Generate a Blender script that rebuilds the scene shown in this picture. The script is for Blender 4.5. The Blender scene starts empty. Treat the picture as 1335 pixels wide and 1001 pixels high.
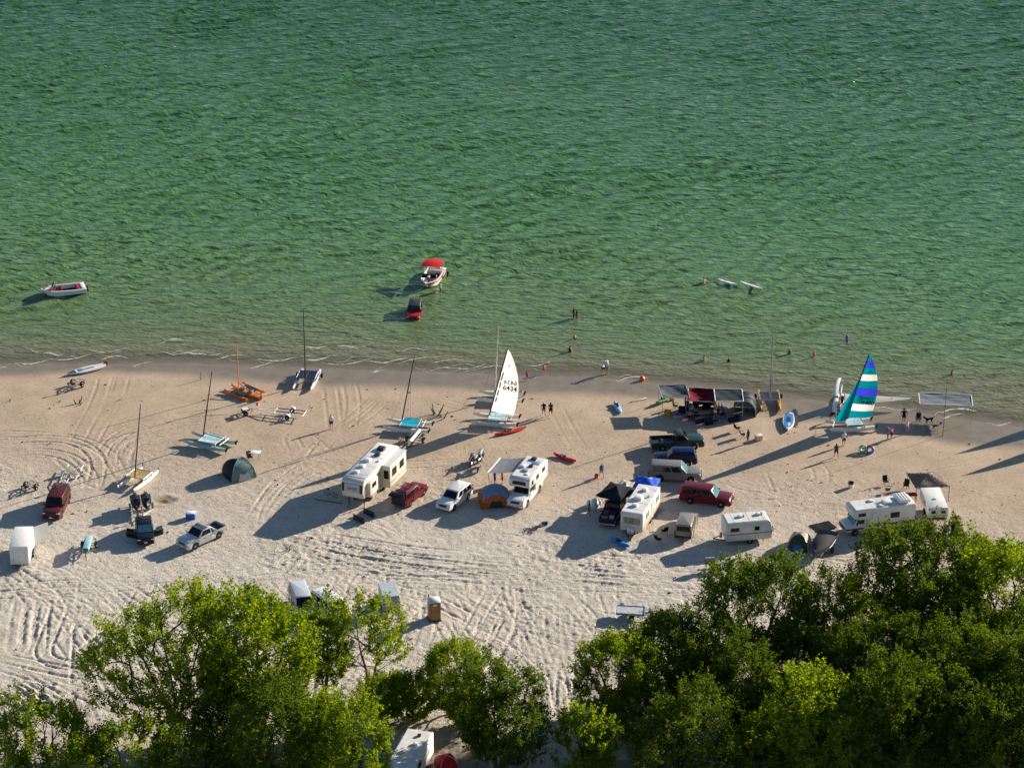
import bpy, bmesh, math, random
import numpy as np
from mathutils import Vector, Matrix, Euler
R = math.radians
scene = bpy.context.scene
COL = scene.collection

# ---------------------------------------------------------------- camera, sky, sun, exposure
PHW, PHH, FPX, PITCH, CAMH = 1335.0, 1001.0, 3538.0, R(25.0), 131.0
CAMY = -CAMH / math.tan(PITCH)
cam_data = bpy.data.cameras.new('camera')
cam_data.sensor_width = 36.0
cam_data.lens = 36.0 * FPX / PHW
cam_data.clip_start = 1.0
cam_data.clip_end = 20000.0
cam = bpy.data.objects.new('camera', cam_data)
COL.objects.link(cam)
cam.location = (0, CAMY, CAMH)
cam.rotation_euler = (R(90) - PITCH, 0, 0)
scene.camera = cam

SUN_EL, SUN_AZ = R(17.5), math.atan2(0.815, 0.58)          # azimuth from +Y towards +X
sun_dir = Vector((math.sin(SUN_AZ) * math.cos(SUN_EL), math.cos(SUN_AZ) * math.cos(SUN_EL), math.sin(SUN_EL)))
world = bpy.data.worlds.new('World')
scene.world = world
world.use_nodes = True
wn = world.node_tree
sky = wn.nodes.new('ShaderNodeTexSky')
sky.sky_type = 'NISHITA'
sky.sun_disc = False
sky.sun_elevation = SUN_EL
sky.sun_rotation = SUN_AZ
sky.ozone_density = 3.0
sky.dust_density = 0.3
wn.links.new(sky.outputs[0], wn.nodes['Background'].inputs[0])
wn.nodes['Background'].inputs[1].default_value = 0.062
sun_data = bpy.data.lights.new('sun', 'SUN')
sun_data.energy = 5.0
sun_data.angle = R(0.5)
sun_data.color = (1.0, 0.89, 0.74)
sun = bpy.data.objects.new('sun', sun_data)
COL.objects.link(sun)
sun.location = (60, 60, 60)
sun.rotation_euler = sun_dir.to_track_quat('Z', 'Y').to_euler()
vs = scene.view_settings
vs.view_transform = 'Standard'
vs.look = 'None'
vs.gamma = 1.0
vs.exposure = 1.08
vs.use_curve_mapping = False

# ---------------------------------------------------------------- where a pixel of the photograph lies on a level plane
def at(px, py, z=0.4):
    u = (px - PHW / 2) / FPX
    v = (PHH / 2 - py) / FPX
    dy = math.cos(PITCH) + v * math.sin(PITCH)
    dz = -math.sin(PITCH) + v * math.cos(PITCH)
    t = (z - CAMH) / dz
    return Vector((u * t, CAMY + dy * t, z))

# ---------------------------------------------------------------- materials
MATS = {}
def new_mat(name):
    m = bpy.data.materials.new(name)
    m.use_nodes = True
    nt = m.node_tree
    return m, nt, nt.nodes['Principled BSDF']
def mat(name, col, rough=0.5, metal=0.0, var=0.16, scale=3.0, coat=0.0, trans=0.0, spec=0.5):
    """painted / fabric / metal surface with a little procedural unevenness and dust"""
    if name in MATS: return MATS[name]
    m, nt, b = new_mat(name)
    n = nt.nodes.new('ShaderNodeTexNoise'); n.inputs['Scale'].default_value = scale; n.inputs['Detail'].default_value = 4
    tc = nt.nodes.new('ShaderNodeTexCoord'); nt.links.new(tc.outputs['Object'], n.inputs['Vector'])
    r = nt.nodes.new('ShaderNodeValToRGB')
    lo = [max(0, c * (1 - var)) for c in col]; hi = [min(1, c * (1 + var)) for c in col]
    r.color_ramp.elements[0].color = (*lo, 1); r.color_ramp.elements[1].color = (*hi, 1)
    r.color_ramp.elements[0].position = 0.3; r.color_ramp.elements[1].position = 0.7
    nt.links.new(n.outputs[0], r.inputs[0]); nt.links.new(r.outputs[0], b.inputs['Base Color'])
    b.inputs['Roughness'].default_value = rough; b.inputs['Metallic'].default_value = metal
    b.inputs['Coat Weight'].default_value = coat
    b.inputs['Specular IOR Level'].default_value = spec if rough < .6 else .12
    if trans > 0:
        tr = nt.nodes.new('ShaderNodeBsdfTranslucent'); mx = nt.nodes.new('ShaderNodeMixShader')
        nt.links.new(r.outputs[0], tr.inputs[0]); mx.inputs[0].default_value = trans
        nt.links.new(b.outputs[0], mx.inputs[1]); nt.links.new(tr.outputs[0], mx.inputs[2])
        nt.links.new(mx.outputs[0], nt.nodes['Material Output'].inputs[0])
    MATS[name] = m
    return m

# ---------------------------------------------------------------- noise on arrays
def vnoise(x, y, s, seed):
    x = x / s; y = y / s
    xi = np.floor(x).astype(np.int64); yi = np.floor(y).astype(np.int64)
    fx = x - xi; fy = y - yi
    fx = fx * fx * (3 - 2 * fx); fy = fy * fy * (3 - 2 * fy)
    rng = np.random.RandomState(seed); T = rng.rand(512, 512).astype(np.float32)
    def h(a, b): return T[a % 512, b % 512]
    a = h(xi, yi); b = h(xi + 1, yi); c = h(xi, yi + 1); d = h(xi + 1, yi + 1)
    return (a * (1 - fx) + b * fx) * (1 - fy) + (c * (1 - fx) + d * fx) * fy - 0.5
def sstep(a, b, x):
    t = np.clip((x - a) / (b - a), 0, 1); return t * t * (3 - 2 * t)

# ---------------------------------------------------------------- shoreline and the height of the ground
SHORE_PX = [(-700, 468), (-200, 476), (0, 477), (100, 475), (200, 473), (300, 476), (400, 479), (500, 482), (600, 486), (700, 490),
            (770, 492), (837, 498), (900, 503), (1000, 515), (1100, 527), (1200, 538), (1253, 545), (1335, 556), (1700, 600)]
_sp = [at(x, y, 0.0) for x, y in SHORE_PX]
SHX = np.array([p.x for p in _sp]); SHY = np.array([p.y for p in _sp])
def shore_y(x):
    x = np.asarray(x, dtype=np.float64)
    return np.interp(x, SHX, SHY) + 0.9 * vnoise(x, x * 0 + 3.3, 9.0, 5) + 0.35 * vnoise(x, x * 0 + 1.7, 2.7, 6)
def base_h(x, y):
    d = shore_y(x) - y
    land = 0.45 * (1 - np.exp(-np.clip(d, 0, None) / 11.0))
    bed = -np.minimum(0.038 * np.clip(-d, 0, None), 5.0)
    return np.where(d > 0, land, bed), d

def axis(fine0, fine1, step, far0, far1, grow=1.35):
    a = list(np.arange(fine0, fine1 + 1e-6, step))
    s = step; v = a[-1]
    while v < far1: s *= grow; v += s; a.append(v)
    s = step; v = a[0]; pre = []
    while v > far0: s *= grow; v -= s; pre.append(v)
    return np.array(pre[::-1] + a)
def grid_mesh(name, xs, ys, Z, attrs, material):
    nx, ny = len(xs), len(ys)
    X, Y = np.meshgrid(xs, ys)
    co = np.stack([X, Y, Z], -1).reshape(-1, 3).astype(np.float32)
    i = np.arange((ny - 1) * (nx - 1)); r = i // (nx - 1); c = i % (nx - 1)
    v0 = r * nx + c
    q = np.stack([v0, v0 + 1, v0 + nx + 1, v0 + nx], -1).astype(np.int32)
    me = bpy.data.meshes.new(name)
    me.vertices.add(len(co)); me.vertices.foreach_set('co', co.ravel())
    me.loops.add(q.size); me.loops.foreach_set('vertex_index', q.ravel())
    me.polygons.add(len(q)); me.polygons.foreach_set('loop_start', np.arange(0, q.size, 4, dtype=np.int32))
    me.polygons.foreach_set('use_smooth', np.ones(len(q), dtype=bool))
    me.update(calc_edges=True)
    for k, a in attrs.items():
        at_ = me.attributes.new(k, 'FLOAT', 'POINT'); at_.data.foreach_set('value', a.ravel().astype(np.float32))
    me.materials.append(material)
    o = bpy.data.objects.new(name, me); COL.objects.link(o)
    return o

# ---- tyre tracks: (polyline in photo pixels, gauge in metres or 0 for a single furrow, depth)
TRACKS = []
def track(pts, gauge=1.55, depth=0.07, copies=1, off=0.0):
    P = [at(x, y) for x, y in pts]
    out = []
    n = len(P)                                             # Catmull-Rom through the points
    for i in range(n - 1):
        p0 = P[max(i - 1, 0)]; p1 = P[i]; p2 = P[i + 1]; p3 = P[min(i + 2, n - 1)]
        m = max(2, int((p2 - p1).length / 0.8))
        for k in range(m):
            t = k / m
            out.append(0.5 * ((2 * p1) + (p2 - p0) * t + (2 * p0 - 5 * p1 + 4 * p2 - p3) * t * t + (3 * p1 - p0 - 3 * p2 + p3) * t ** 3))
    out.append(P[-1])
    A = np.array([(p.x, p.y) for p in out])
    T = np.gradient(A, axis=0); T /= np.linalg.norm(T, axis=1)[:, None] + 1e-9
    N = np.stack([-T[:, 1], T[:, 0]], -1)
    for c in range(copies):
        o = off * c
        if gauge > 0:
            TRACKS.append((A + N * (o + gauge / 2), depth)); TRACKS.append((A + N * (o - gauge / 2), depth))
        else:
            TRACKS.append((A + N * o, depth))
rt = random.Random(4)
# turning circles by the left-hand boats
track([(-20, 582), (40, 573), (90, 575), (118, 588), (128, 608), (120, 640)], depth=.10)
track([(-20, 600), (40, 590), (80, 594), (104, 606), (117, 622), (120, 645)], depth=.08)
track([(-10, 566), (60, 568), (110, 576), (140, 592), (152, 612), (165, 630)], depth=.07)
track([(137, 590), (145, 577), (165, 563), (195, 551), (240, 541), (300, 536)], depth=.11)
track([(148, 600), (152, 585), (170, 571), (200, 559), (240, 552), (290, 545)], depth=.10)
track([(163, 608), (163, 590), (178, 577), (205, 567), (235, 561)], depth=.11)
track([(175, 620), (168, 600), (176, 583), (200, 572)], gauge=0, depth=.07)
track([(138, 488), (128, 520), (108, 560), (96, 585)], depth=.06)
track([(160, 488), (150, 520), (128, 560), (110, 590)], depth=.05)
track([(165, 500), (160, 515), (146, 540)], gauge=0, depth=.04)
track([(300, 536), (360, 522), (420, 500)], depth=.05)
track([(0, 522), (60, 507), (90, 496)], gauge=0, depth=.05)
# around the fifth-wheel and the tent
track([(330, 680), (345, 655), (365, 630), (400, 606), (450, 588)], depth=.09)
track([(345, 690), (352, 660), (375, 635), (410, 612), (440, 600)], depth=.07)
track([(250, 640), (320, 622), (380, 600), (440, 575), (500, 560)], depth=.05)
track([(390, 590), (380, 570), (400, 560), (430, 575), (440, 595)], depth=.06)
track([(405, 600), (430, 570), (470, 545), (500, 520)], depth=.06)
track([(430, 500), (435, 540), (440, 580), (450, 600)], depth=.04)
track([(455, 495), (460, 530), (450, 570)], depth=.04)
track([(490, 515), (470, 535), (440, 560), (400, 590)], depth=.05)
# the road behind the camp
track([(-30, 768), (60, 763), (160, 759), (260, 750), (330, 735), (420, 705)], depth=.09)
track([(-30, 778), (60, 772), (160, 766), (260, 757), (340, 745), (420, 738), (520, 738)], depth=.08)
track([(-30, 757), (60, 756), (200, 752), (300, 740)], depth=.05)
track([(380, 704), (450, 718), (540, 732), (640, 743), (740, 752), (840, 760), (940, 766)], depth=.12)
track([(400, 716), (470, 733), (560, 748), (660, 758), (760, 766), (900, 770)], depth=.10)
track([(420, 700), (520, 716), (620, 726), (720, 738), (820, 748), (920, 752)], depth=.08)
track([(560, 730), (680, 736), (800, 752), (900, 775)], depth=.07)
track([(300, 765), (420, 758), (540, 756), (640, 765), (700, 772)], depth=.04)
for k in range(26):                                        # washboard: short furrows across the soft road
    x = 610 + k * 6.6 + rt.uniform(-3, 3); y = 762 + (x - 610) * 0.055
    track([(x, y - 10 - rt.uniform(0, 5)), (x - 2 + rt.uniform(-3, 3), y), (x + rt.uniform(-3, 5), y + 9 + rt.uniform(0, 6))], gauge=0, depth=.13)
for k in range(40):
    x = 455 + k * 4.2 + rt.uniform(-4, 4); y = 744 + (x - 455) * 0.085 + rt.uniform(-6, 6)
    track([(x - 3, y - 4), (x + rt.uniform(-2, 3), y + 4)], gauge=0, depth=.09)
# lower left: parallel wheel tracks turning to the road
for k, x in enumerate([4, 14, 22, 30, 37, 44, 52]):
    track([(x + 6, 780 + k % 3 * 2), (x + 1, 810), (x - 3, 850)], gauge=0 if k % 2 else 1.5, depth=.12)
track([(75, 775), (78, 790), (66, 822), (57, 845), (60, 858), (80, 866), (115, 868)], depth=.12)
track([(92, 778), (98, 795), (84, 822), (72, 840)], depth=.10)
track([(105, 785), (112, 798), (98, 818), (85, 828)], depth=.08)
track([(60, 778), (95, 787), (130, 805), (165, 820)], depth=.10)
track([(110, 778), (140, 796), (170, 810)], depth=.08)
track([(0, 858), (50, 868), (110, 880), (150, 890)], depth=.10)
track([(0, 868), (40, 880), (100, 892), (140, 900)], depth=.10)
track([(10, 884), (40, 904), (65, 930)], depth=.13); track([(0, 892), (25, 910), (50, 935)], depth=.13)
track([(22, 882), (55, 900), (90, 925)], depth=.12); track([(0, 915), (20, 930), (35, 950)], depth=.12)
track([(40, 886), (80, 905), (120, 935)], depth=.10); track([(60, 890), (110, 905), (150, 920)], depth=.10)
# middle: tracks fanning out to the gap in the trees
for pts in ([(705, 800), (712, 830), (722, 870), (730, 900), (738, 960), (742, 1010)], [(735, 795), (737, 830), (738, 870), (736, 905), (740, 960), (748, 1010)],
            [(640, 830), (660, 850), (690, 880), (715, 905)], [(610, 820), (650, 840), (690, 870), (712, 895)], [(575, 808), (590, 835), (605, 860), (622, 880)],
            [(590, 810), (612, 845), (640, 870)], [(670, 800), (655, 830), (640, 860), (632, 890)], [(640, 800), (628, 830), (615, 862), (610, 880)],
            [(620, 860), (660, 872), (700, 890)], [(690, 810), (700, 840), (716, 875)], [(760, 800), (800, 806), (840, 812), (870, 822)],
            [(780, 792), (830, 800), (880, 806)], [(600, 850), (650, 885), (690, 910)], [(720, 790), (722, 820), (728, 860)]):
    track(pts, depth=.10)
track([(870, 760), (900, 775), (925, 795)], depth=.1); track([(885, 758), (915, 772), (940, 792)], depth=.1)
# faint circles on the right-hand sand
track([(1058, 600), (1070, 615), (1068, 632), (1050, 648), (1010, 656), (960, 655)], gauge=1.6, depth=.045)
track([(997, 606), (1005, 630), (1014, 645), (1040, 650)], gauge=0, depth=.05)
track([(950, 620), (960, 632), (1000, 640)], gauge=1.5, depth=.035)
track([(560, 520), (600, 530), (680, 560)], depth=.03); track([(720, 520), (740, 560), (760, 590)], depth=.03)
track([(180, 745), (220, 735), (260, 728), (290, 722)], gauge=1.5, depth=.06)
track([(60, 725), (90, 738), (110, 750)], depth=.07); track([(50, 735), (80, 748), (95, 762)], depth=.06)

# many fainter crossing tracks
for k in range(80):
    x = rt.uniform(-40, 900); y = 742 + rt.uniform(0, 30); ex = x + rt.uniform(-160, 160); ey = rt.uniform(800, 950)
    track([(x, y), (x * .6 + ex * .4 + rt.uniform(-25, 25), y * .6 + ey * .4), (ex, ey)], gauge=rt.choice((1.45, 1.55, 1.65, 0)), depth=rt.uniform(.03, .095))
for k in range(34):
    x = rt.uniform(-40, 1300); y = rt.uniform(560, 770); a_ = rt.uniform(-1.2, 1.2); L_ = rt.uniform(60, 220); b_ = rt.uniform(-.25, .25)
    track([(x, y), (x + L_ * .5 * math.cos(a_), y + L_ * .25 * math.sin(a_) + 40 * b_), (x + L_ * math.cos(a_), y + L_ * .45 * math.sin(a_))], gauge=rt.choice((1.45, 1.55, 1.65)), depth=rt.uniform(.02, .06))
for k in range(16):
    x = rt.uniform(380, 980); y = 735 + rt.uniform(-15, 28)
    track([(x, y), (x + 70, y + rt.uniform(0, 12)), (x + rt.uniform(120, 260), y + rt.uniform(0, 22))], gauge=1.55, depth=rt.uniform(.04, .10))
STEP = 0.148
gx = axis(-70, 76, STEP, -6000, 6000); gy = axis(-86, 10, STEP, -6000, 6000)
GX, GY = np.meshgrid(gx, gy)
GZ, GD = base_h(GX, GY)
inner = ((GX > -69) & (GX < 75) & (GY > -85) & (GY < 9)).astype(np.float64)
dry = sstep(9, 24, GD)                                        # soft dry sand away from the shore
soft = sstep(17, 46, GD + 8 * vnoise(GX, GY, 14, 3)) 
lump = vnoise(GX, GY, 0.55, 11) * 0.45 + vnoise(GX, GY, 0.33, 12) * 0.65 + vnoise(GX, GY, 1.4, 13) * 0.25
broad = vnoise(GX, GY, 6, 14) * 0.10 + vnoise(GX, GY, 17, 15) * 0.14 + vnoise(GX, GY, 2.6, 16) * 0.05
patch = sstep(-0.1, 0.3, vnoise(GX, GY, 7, 17))
GZ = GZ + inner * (broad * sstep(2, 10, GD) + lump * (0.028 * dry + 0.135 * soft * (0.35 + 0.9 * patch)))
rut = np.zeros_like(GZ)
lug = np.clip(0.72 + 0.8 * vnoise(GX, GY, 0.45, 21) + 1.3 * vnoise(GX, GY, 4.5, 22), 0, 1.4)
for A, depth in TRACKS:
    for k in range(len(A) - 1):
        a = A[k]; b = A[k + 1]
        lo = np.minimum(a, b) - 0.75; hi = np.maximum(a, b) + 0.75
        i0, i1 = np.searchsorted(gx, (lo[0], hi[0])); j0, j1 = np.searchsorted(gy, (lo[1], hi[1]))
        if i1 - i0 < 2 or j1 - j0 < 2: continue
        sx = GX[j0:j1, i0:i1]; sy = GY[j0:j1, i0:i1]
        ab = b - a; L2 = ab @ ab + 1e-9
        t = np.clip(((sx - a[0]) * ab[0] + (sy - a[1]) * ab[1]) / L2, 0, 1)
        dist = np.hypot(sx - a[0] - t * ab[0], sy - a[1] - t * ab[1])
        pr = -np.exp(-(dist / 0.15) ** 2) + 0.5 * np.exp(-((dist - 0.31) / 0.11) ** 2)
        tt = (k + t) / (len(A) - 1); fade = np.clip(np.minimum(tt, 1 - tt) * (len(A) - 1) / 3.0, 0, 1)
        h = pr * depth * 0.72 * fade
        sub = rut[j0:j1, i0:i1]
        rut[j0:j1, i0:i1] = np.where(np.abs(h) > np.abs(sub), h, sub)
GZ += inner * rut * lug
# a dug pit in the sand by the black car
pp = at(214, 652); pr = np.hypot((GX - pp.x) / 1.5, (GY - pp.y) / 1.2)
pit = np.exp(-pr ** 2 * 2.2)
GZ += -0.09 * pit * (1 + 2 * vnoise(GX, GY, .6, 77)) + 0.06 * np.exp(-((pr - 1.0) / 0.3) ** 2)

def ground_z(x, y):
    """height of the finished ground (bilinear)"""
    i = int(np.clip(np.searchsorted(gx, x) - 1, 0, len(gx) - 2)); j = int(np.clip(np.searchsorted(gy, y) - 1, 0, len(gy) - 2))
    fx = (x - gx[i]) / (gx[i + 1] - gx[i]); fy = (y - gy[j]) / (gy[j + 1] - gy[j])
    return float((GZ[j, i] * (1 - fx) + GZ[j, i + 1] * fx) * (1 - fy) + (GZ[j + 1, i] * (1 - fx) + GZ[j + 1, i + 1] * fx) * fy)
def gat(px, py):
    """the point of the ground seen at a pixel"""
    p = at(px, py, 0.4)
    for _ in range(3):
        p = at(px, py, ground_z(p.x, p.y))
    p.z = ground_z(p.x, p.y)
    return p

# ---- sand material
def sand_material():
    m, nt, b = new_mat('sand')
    N = nt.nodes.new; L = nt.links.new
    geo = N('ShaderNodeNewGeometry')
    def noise(scale, det=5, rough=0.6):
        n = N('ShaderNodeTexNoise'); n.inputs['Scale'].default_value = scale; n.inputs['Detail'].default_value = det
        n.inputs['Roughness'].default_value = rough; L(geo.outputs['Position'], n.inputs['Vector']); return n.outputs[0]
    def ramp(inp, stops):
        r = N('ShaderNodeValToRGB'); L(inp, r.inputs[0]); e = r.color_ramp.elements
        while len(e) < len(stops): e.new(0.5)
        for k, (p, c) in enumerate(stops):
            e[k].position = p; e[k].color = (*c, 1) if len(c) == 3 else c
        return r.outputs[0]
    def mix(f, a, bb, typ='MIX'):
        x = N('ShaderNodeMix'); x.data_type = 'RGBA'; x.blend_type = typ
        for s, v in ((x.inputs[0], f), (x.inputs[6], a), (x.inputs[7], bb)):
            if isinstance(v, (int, float)): s.default_value = v
            elif isinstance(v, tuple): s.default_value = (*v, 1)
            else: L(v, s)
        return x.outputs[2]
    def attr(n):
        a = N('ShaderNodeAttribute'); a.attribute_name = n; return a.outputs['Fac']
    warm = ramp(noise(0.35, 6), [(0.3, (0.375, 0.285, 0.20)), (0.7, (0.47, 0.365, 0.265))])
    pale = ramp(noise(0.5, 6), [(0.3, (0.47, 0.42, 0.35)), (0.7, (0.575, 0.52, 0.44))])
    c = mix(attr('dry'), warm, pale)
    speck = ramp(noise(3.2, 8, 0.75), [(0.34, (0.40, 0.38, 0.36)), (0.45, (1, 1, 1))])
    c = mix(0.85, c, speck, 'MULTIPLY')
    fine = ramp(noise(9.0, 4, 0.8), [(0.25, (0.66, 0.65, 0.64)), (0.55, (1.06, 1.06, 1.06))])
    c = mix(0.8, c, fine, 'MULTIPLY')
    algae = ramp(noise(0.22, 3), [(0.62, (0, 0, 0)), (0.70, (1, 1, 1))])
    alg2 = N('ShaderNodeMath'); alg2.operation = 'MULTIPLY'; L(algae, alg2.inputs[0]); alg2.inputs[1].default_value = 0.18
    c = mix(alg2.outputs[0], c, (0.30, 0.26, 0.09))
    wetc = ramp(noise(0.6, 5), [(0.3, (0.165, 0.135, 0.098)), (0.7, (0.225, 0.185, 0.135))])
    c = mix(attr('wet'), c, wetc)
    earth = ramp(noise(1.5, 5), [(0.35, (0.10, 0.075, 0.05)), (0.65, (0.18, 0.135, 0.09))])
    c = mix(attr('litter'), c, earth)
    c = mix(attr('pit'), c, (0.20, 0.13, 0.075))
    L(c, b.inputs['Base Color'])
    rr = N('ShaderNodeMapRange'); L(attr('wet'), rr.inputs[0]); rr.inputs[3].default_value = 0.95; rr.inputs[4].default_value = 0.36
    L(rr.outputs[0], b.inputs['Roughness'])
    b.inputs['Specular IOR Level'].default_value = 0.25
    bp = N('ShaderNodeBump'); bp.inputs['Strength'].default_value = 1.0; bp.inputs['Distance'].default_value = 0.11
    w = N('ShaderNodeMath'); w.operation = 'MULTIPLY'; L(noise(4.5, 6, 0.7), w.inputs[0]); L(attr('rough'), w.inputs[1])
    L(w.outputs[0], bp.inputs['Height']); L(bp.outputs[0], b.inputs['Normal'])
    return m
wet = 1 - sstep(2.3, 5.6, GD + 2.2 * vnoise(GX, GY, 7, 31) - 0.7 + 1.6 * sstep(-18, -45, GX) - 2.2 * sstep(5, 45, GX))
tree_line = np.array([at(x, y) for x, y in [(-60, 960), (180, 935), (420, 905), (560, 915), (690, 960), (745, 985), (800, 905), (900, 860), (1000, 830), (1110, 800), (1250, 770), (1400, 750)]])
tl = np.interp(GX, tree_line[:, 0], tree_line[:, 1]) - GY + 5 * vnoise(GX, GY, 5, 41)
litter = 0.75 * sstep(0, 9, tl) * sstep(-0.2, 0.15, vnoise(GX, GY, 3.1, 42))
rough_a = 0.25 + 0.3 * dry + 0.9 * soft * (0.4 + 0.8 * patch)
ground = grid_mesh('ground', gx, gy, GZ, {'dry': soft, 'wet': wet, 'litter': litter, 'pit': np.clip(pit * 1.1, 0, 1), 'rough': rough_a}, sand_material())
ground['kind'] = 'structure'

# ---------------------------------------------------------------- water
wx = axis(-94, 98, 0.42, -6000, 6000); wy = axis(-22, 185, 0.36, -60, 7000)
WX, WY = np.meshgrid(wx, wy)
WD = WY - shore_y(WX)                                          # distance out from the shore
rw = random.Random(8)
WZ = np.zeros_like(WX)
CREST = R(34)
for k in range(30):
    lam = 1.3 * (4.2 / 1.3) ** (k / 29)
    a = CREST - R(90) + R(rw.uniform(-24, 24))
    kx, ky = math.cos(a) * 2 * math.pi / lam, math.sin(a) * 2 * math.pi / lam
    ph = kx * WX + ky * WY + rw.uniform(0, 6.28) + 1.1 * 6.28 * vnoise(WX, WY, 16, 50 + k)
    amp = 0.0095 * lam * rw.uniform(0.6, 1.2)
    s = np.sin(ph)
    WZ += amp * (s + 0.22 * np.cos(2 * ph))
gust = 0.65 + 0.9 * (vnoise(WX, WY, 23, 90) + 0.5)
inner_w = ((WX > -93) & (WX < 97) & (WY < 184)).astype(float)
WZ *= gust * inner_w * (0.14 + 0.86 * sstep(0, 34, WD))
# low breakers close to the beach, parallel to the shore
sw = WD + 2.0 * vnoise(WX, WY, 11, 95) + 0.15 * WX
WZ += inner_w * 0.05 * np.exp(-((WD - 6) / 6.0) ** 2) * np.maximum(0, np.sin(sw * 2 * math.pi / 3.4)) ** 3
WZ *= sstep(-1, 2.5, WD)
def water_material():
    m, nt, b = new_mat('lake_water')
    N = nt.nodes.new; L = nt.links.new
    geo = N('ShaderNodeNewGeometry')
    at_ = N('ShaderNodeAttribute'); at_.attribute_name = 'out'
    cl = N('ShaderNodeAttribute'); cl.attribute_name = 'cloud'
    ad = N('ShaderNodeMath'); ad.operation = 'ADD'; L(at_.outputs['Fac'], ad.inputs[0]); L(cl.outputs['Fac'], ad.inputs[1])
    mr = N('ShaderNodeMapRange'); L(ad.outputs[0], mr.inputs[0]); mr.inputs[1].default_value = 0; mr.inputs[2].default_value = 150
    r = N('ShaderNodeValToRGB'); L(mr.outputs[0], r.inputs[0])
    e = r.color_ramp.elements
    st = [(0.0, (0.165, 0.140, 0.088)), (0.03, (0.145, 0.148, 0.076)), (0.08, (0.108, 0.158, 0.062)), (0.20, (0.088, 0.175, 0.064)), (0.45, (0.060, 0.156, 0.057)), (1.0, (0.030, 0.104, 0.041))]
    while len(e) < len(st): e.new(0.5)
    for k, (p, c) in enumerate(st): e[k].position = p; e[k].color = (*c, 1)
    L(r.outputs[0], b.inputs['Base Color'])
    b.inputs['Roughness'].default_value = 0.11
    b.inputs['IOR'].default_value = 1.33; b.inputs['Specular IOR Level'].default_value = 0.33
    def noise(scale, sx, det, rough=0.55):
        mp = N('ShaderNodeMapping'); mp.inputs['Rotation'].default_value = (0, 0, -CREST + R(6)); mp.inputs['Scale'].default_value = (sx, 1, 1)
        L(geo.outputs['Position'], mp.inputs['Vector'])
        n = N('ShaderNodeTexNoise'); n.inputs['Scale'].default_value = scale; n.inputs['Detail'].default_value = det
        n.inputs['Roughness'].default_value = rough; n.inputs['Distortion'].default_value = 0.3
        L(mp.outputs[0], n.inputs['Vector']); return n.outputs[0]
    b1 = N('ShaderNodeBump'); b1.inputs['Distance'].default_value = 0.72
    gn = N('ShaderNodeTexNoise'); gn.inputs['Scale'].default_value = 0.045; gn.inputs['Detail'].default_value = 3; L(geo.outputs['Position'], gn.inputs['Vector'])
    gm = N('ShaderNodeMapRange'); L(gn.outputs[0], gm.inputs[0]); gm.inputs[1].default_value = .35; gm.inputs[2].default_value = .65; gm.inputs[3].default_value = .55; gm.inputs[4].default_value = 1.0; sf = N('ShaderNodeMapRange'); L(at_.outputs['Fac'], sf.inputs[0]); sf.inputs[1].default_value = 0; sf.inputs[2].default_value = 36; sf.inputs[3].default_value = .45; sf.inputs[4].default_value = 1.0
    gx_ = N('ShaderNodeMath'); gx_.operation = 'MULTIPLY'; L(gm.outputs[0], gx_.inputs[0]); L(sf.outputs[0], gx_.inputs[1]); L(gx_.outputs[0], b1.inputs['Strength'])
    L(noise(0.92, 0.36, 3, .55), b1.inputs['Height'])
    b2 = N('ShaderNodeBump'); b2.inputs['Distance'].default_value = 0.15; b2.inputs['Strength'].default_value = 0.9
    L(noise(2.6, 0.5, 2), b2.inputs['Height']); L(b1.outputs[0], b2.inputs['Normal'])
    L(b2.outputs[0], b.inputs['Normal'])
    tr = N('ShaderNodeBsdfTransparent'); mx = N('ShaderNodeMixShader')
    mf = N('ShaderNodeMapRange'); mf.interpolation_type = 'SMOOTHSTEP'; L(at_.outputs['Fac'], mf.inputs[0])
    mf.inputs[1].default_value = -0.3; mf.inputs[2].default_value = 4.2; mf.inputs[3].default_value = 0.15; mf.inputs[4].default_value = 1.0
    L(mf.outputs[0], mx.inputs[0]); L(tr.outputs[0], mx.inputs[1]); L(b.outputs[0], mx.inputs[2])
    L(mx.outputs[0], nt.nodes['Material Output'].inputs[0])
    return m
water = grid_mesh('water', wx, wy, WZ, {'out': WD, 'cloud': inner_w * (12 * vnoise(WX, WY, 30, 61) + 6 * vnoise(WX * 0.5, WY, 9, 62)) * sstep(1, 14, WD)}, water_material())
water['kind'] = 'structure'
def water_z(x, y):
    i = int(np.clip(np.searchsorted(wx, x), 0, len(wx) - 1)); j = int(np.clip(np.searchsorted(wy, y), 0, len(wy) - 1))
    return float(WZ[j, i])

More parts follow.
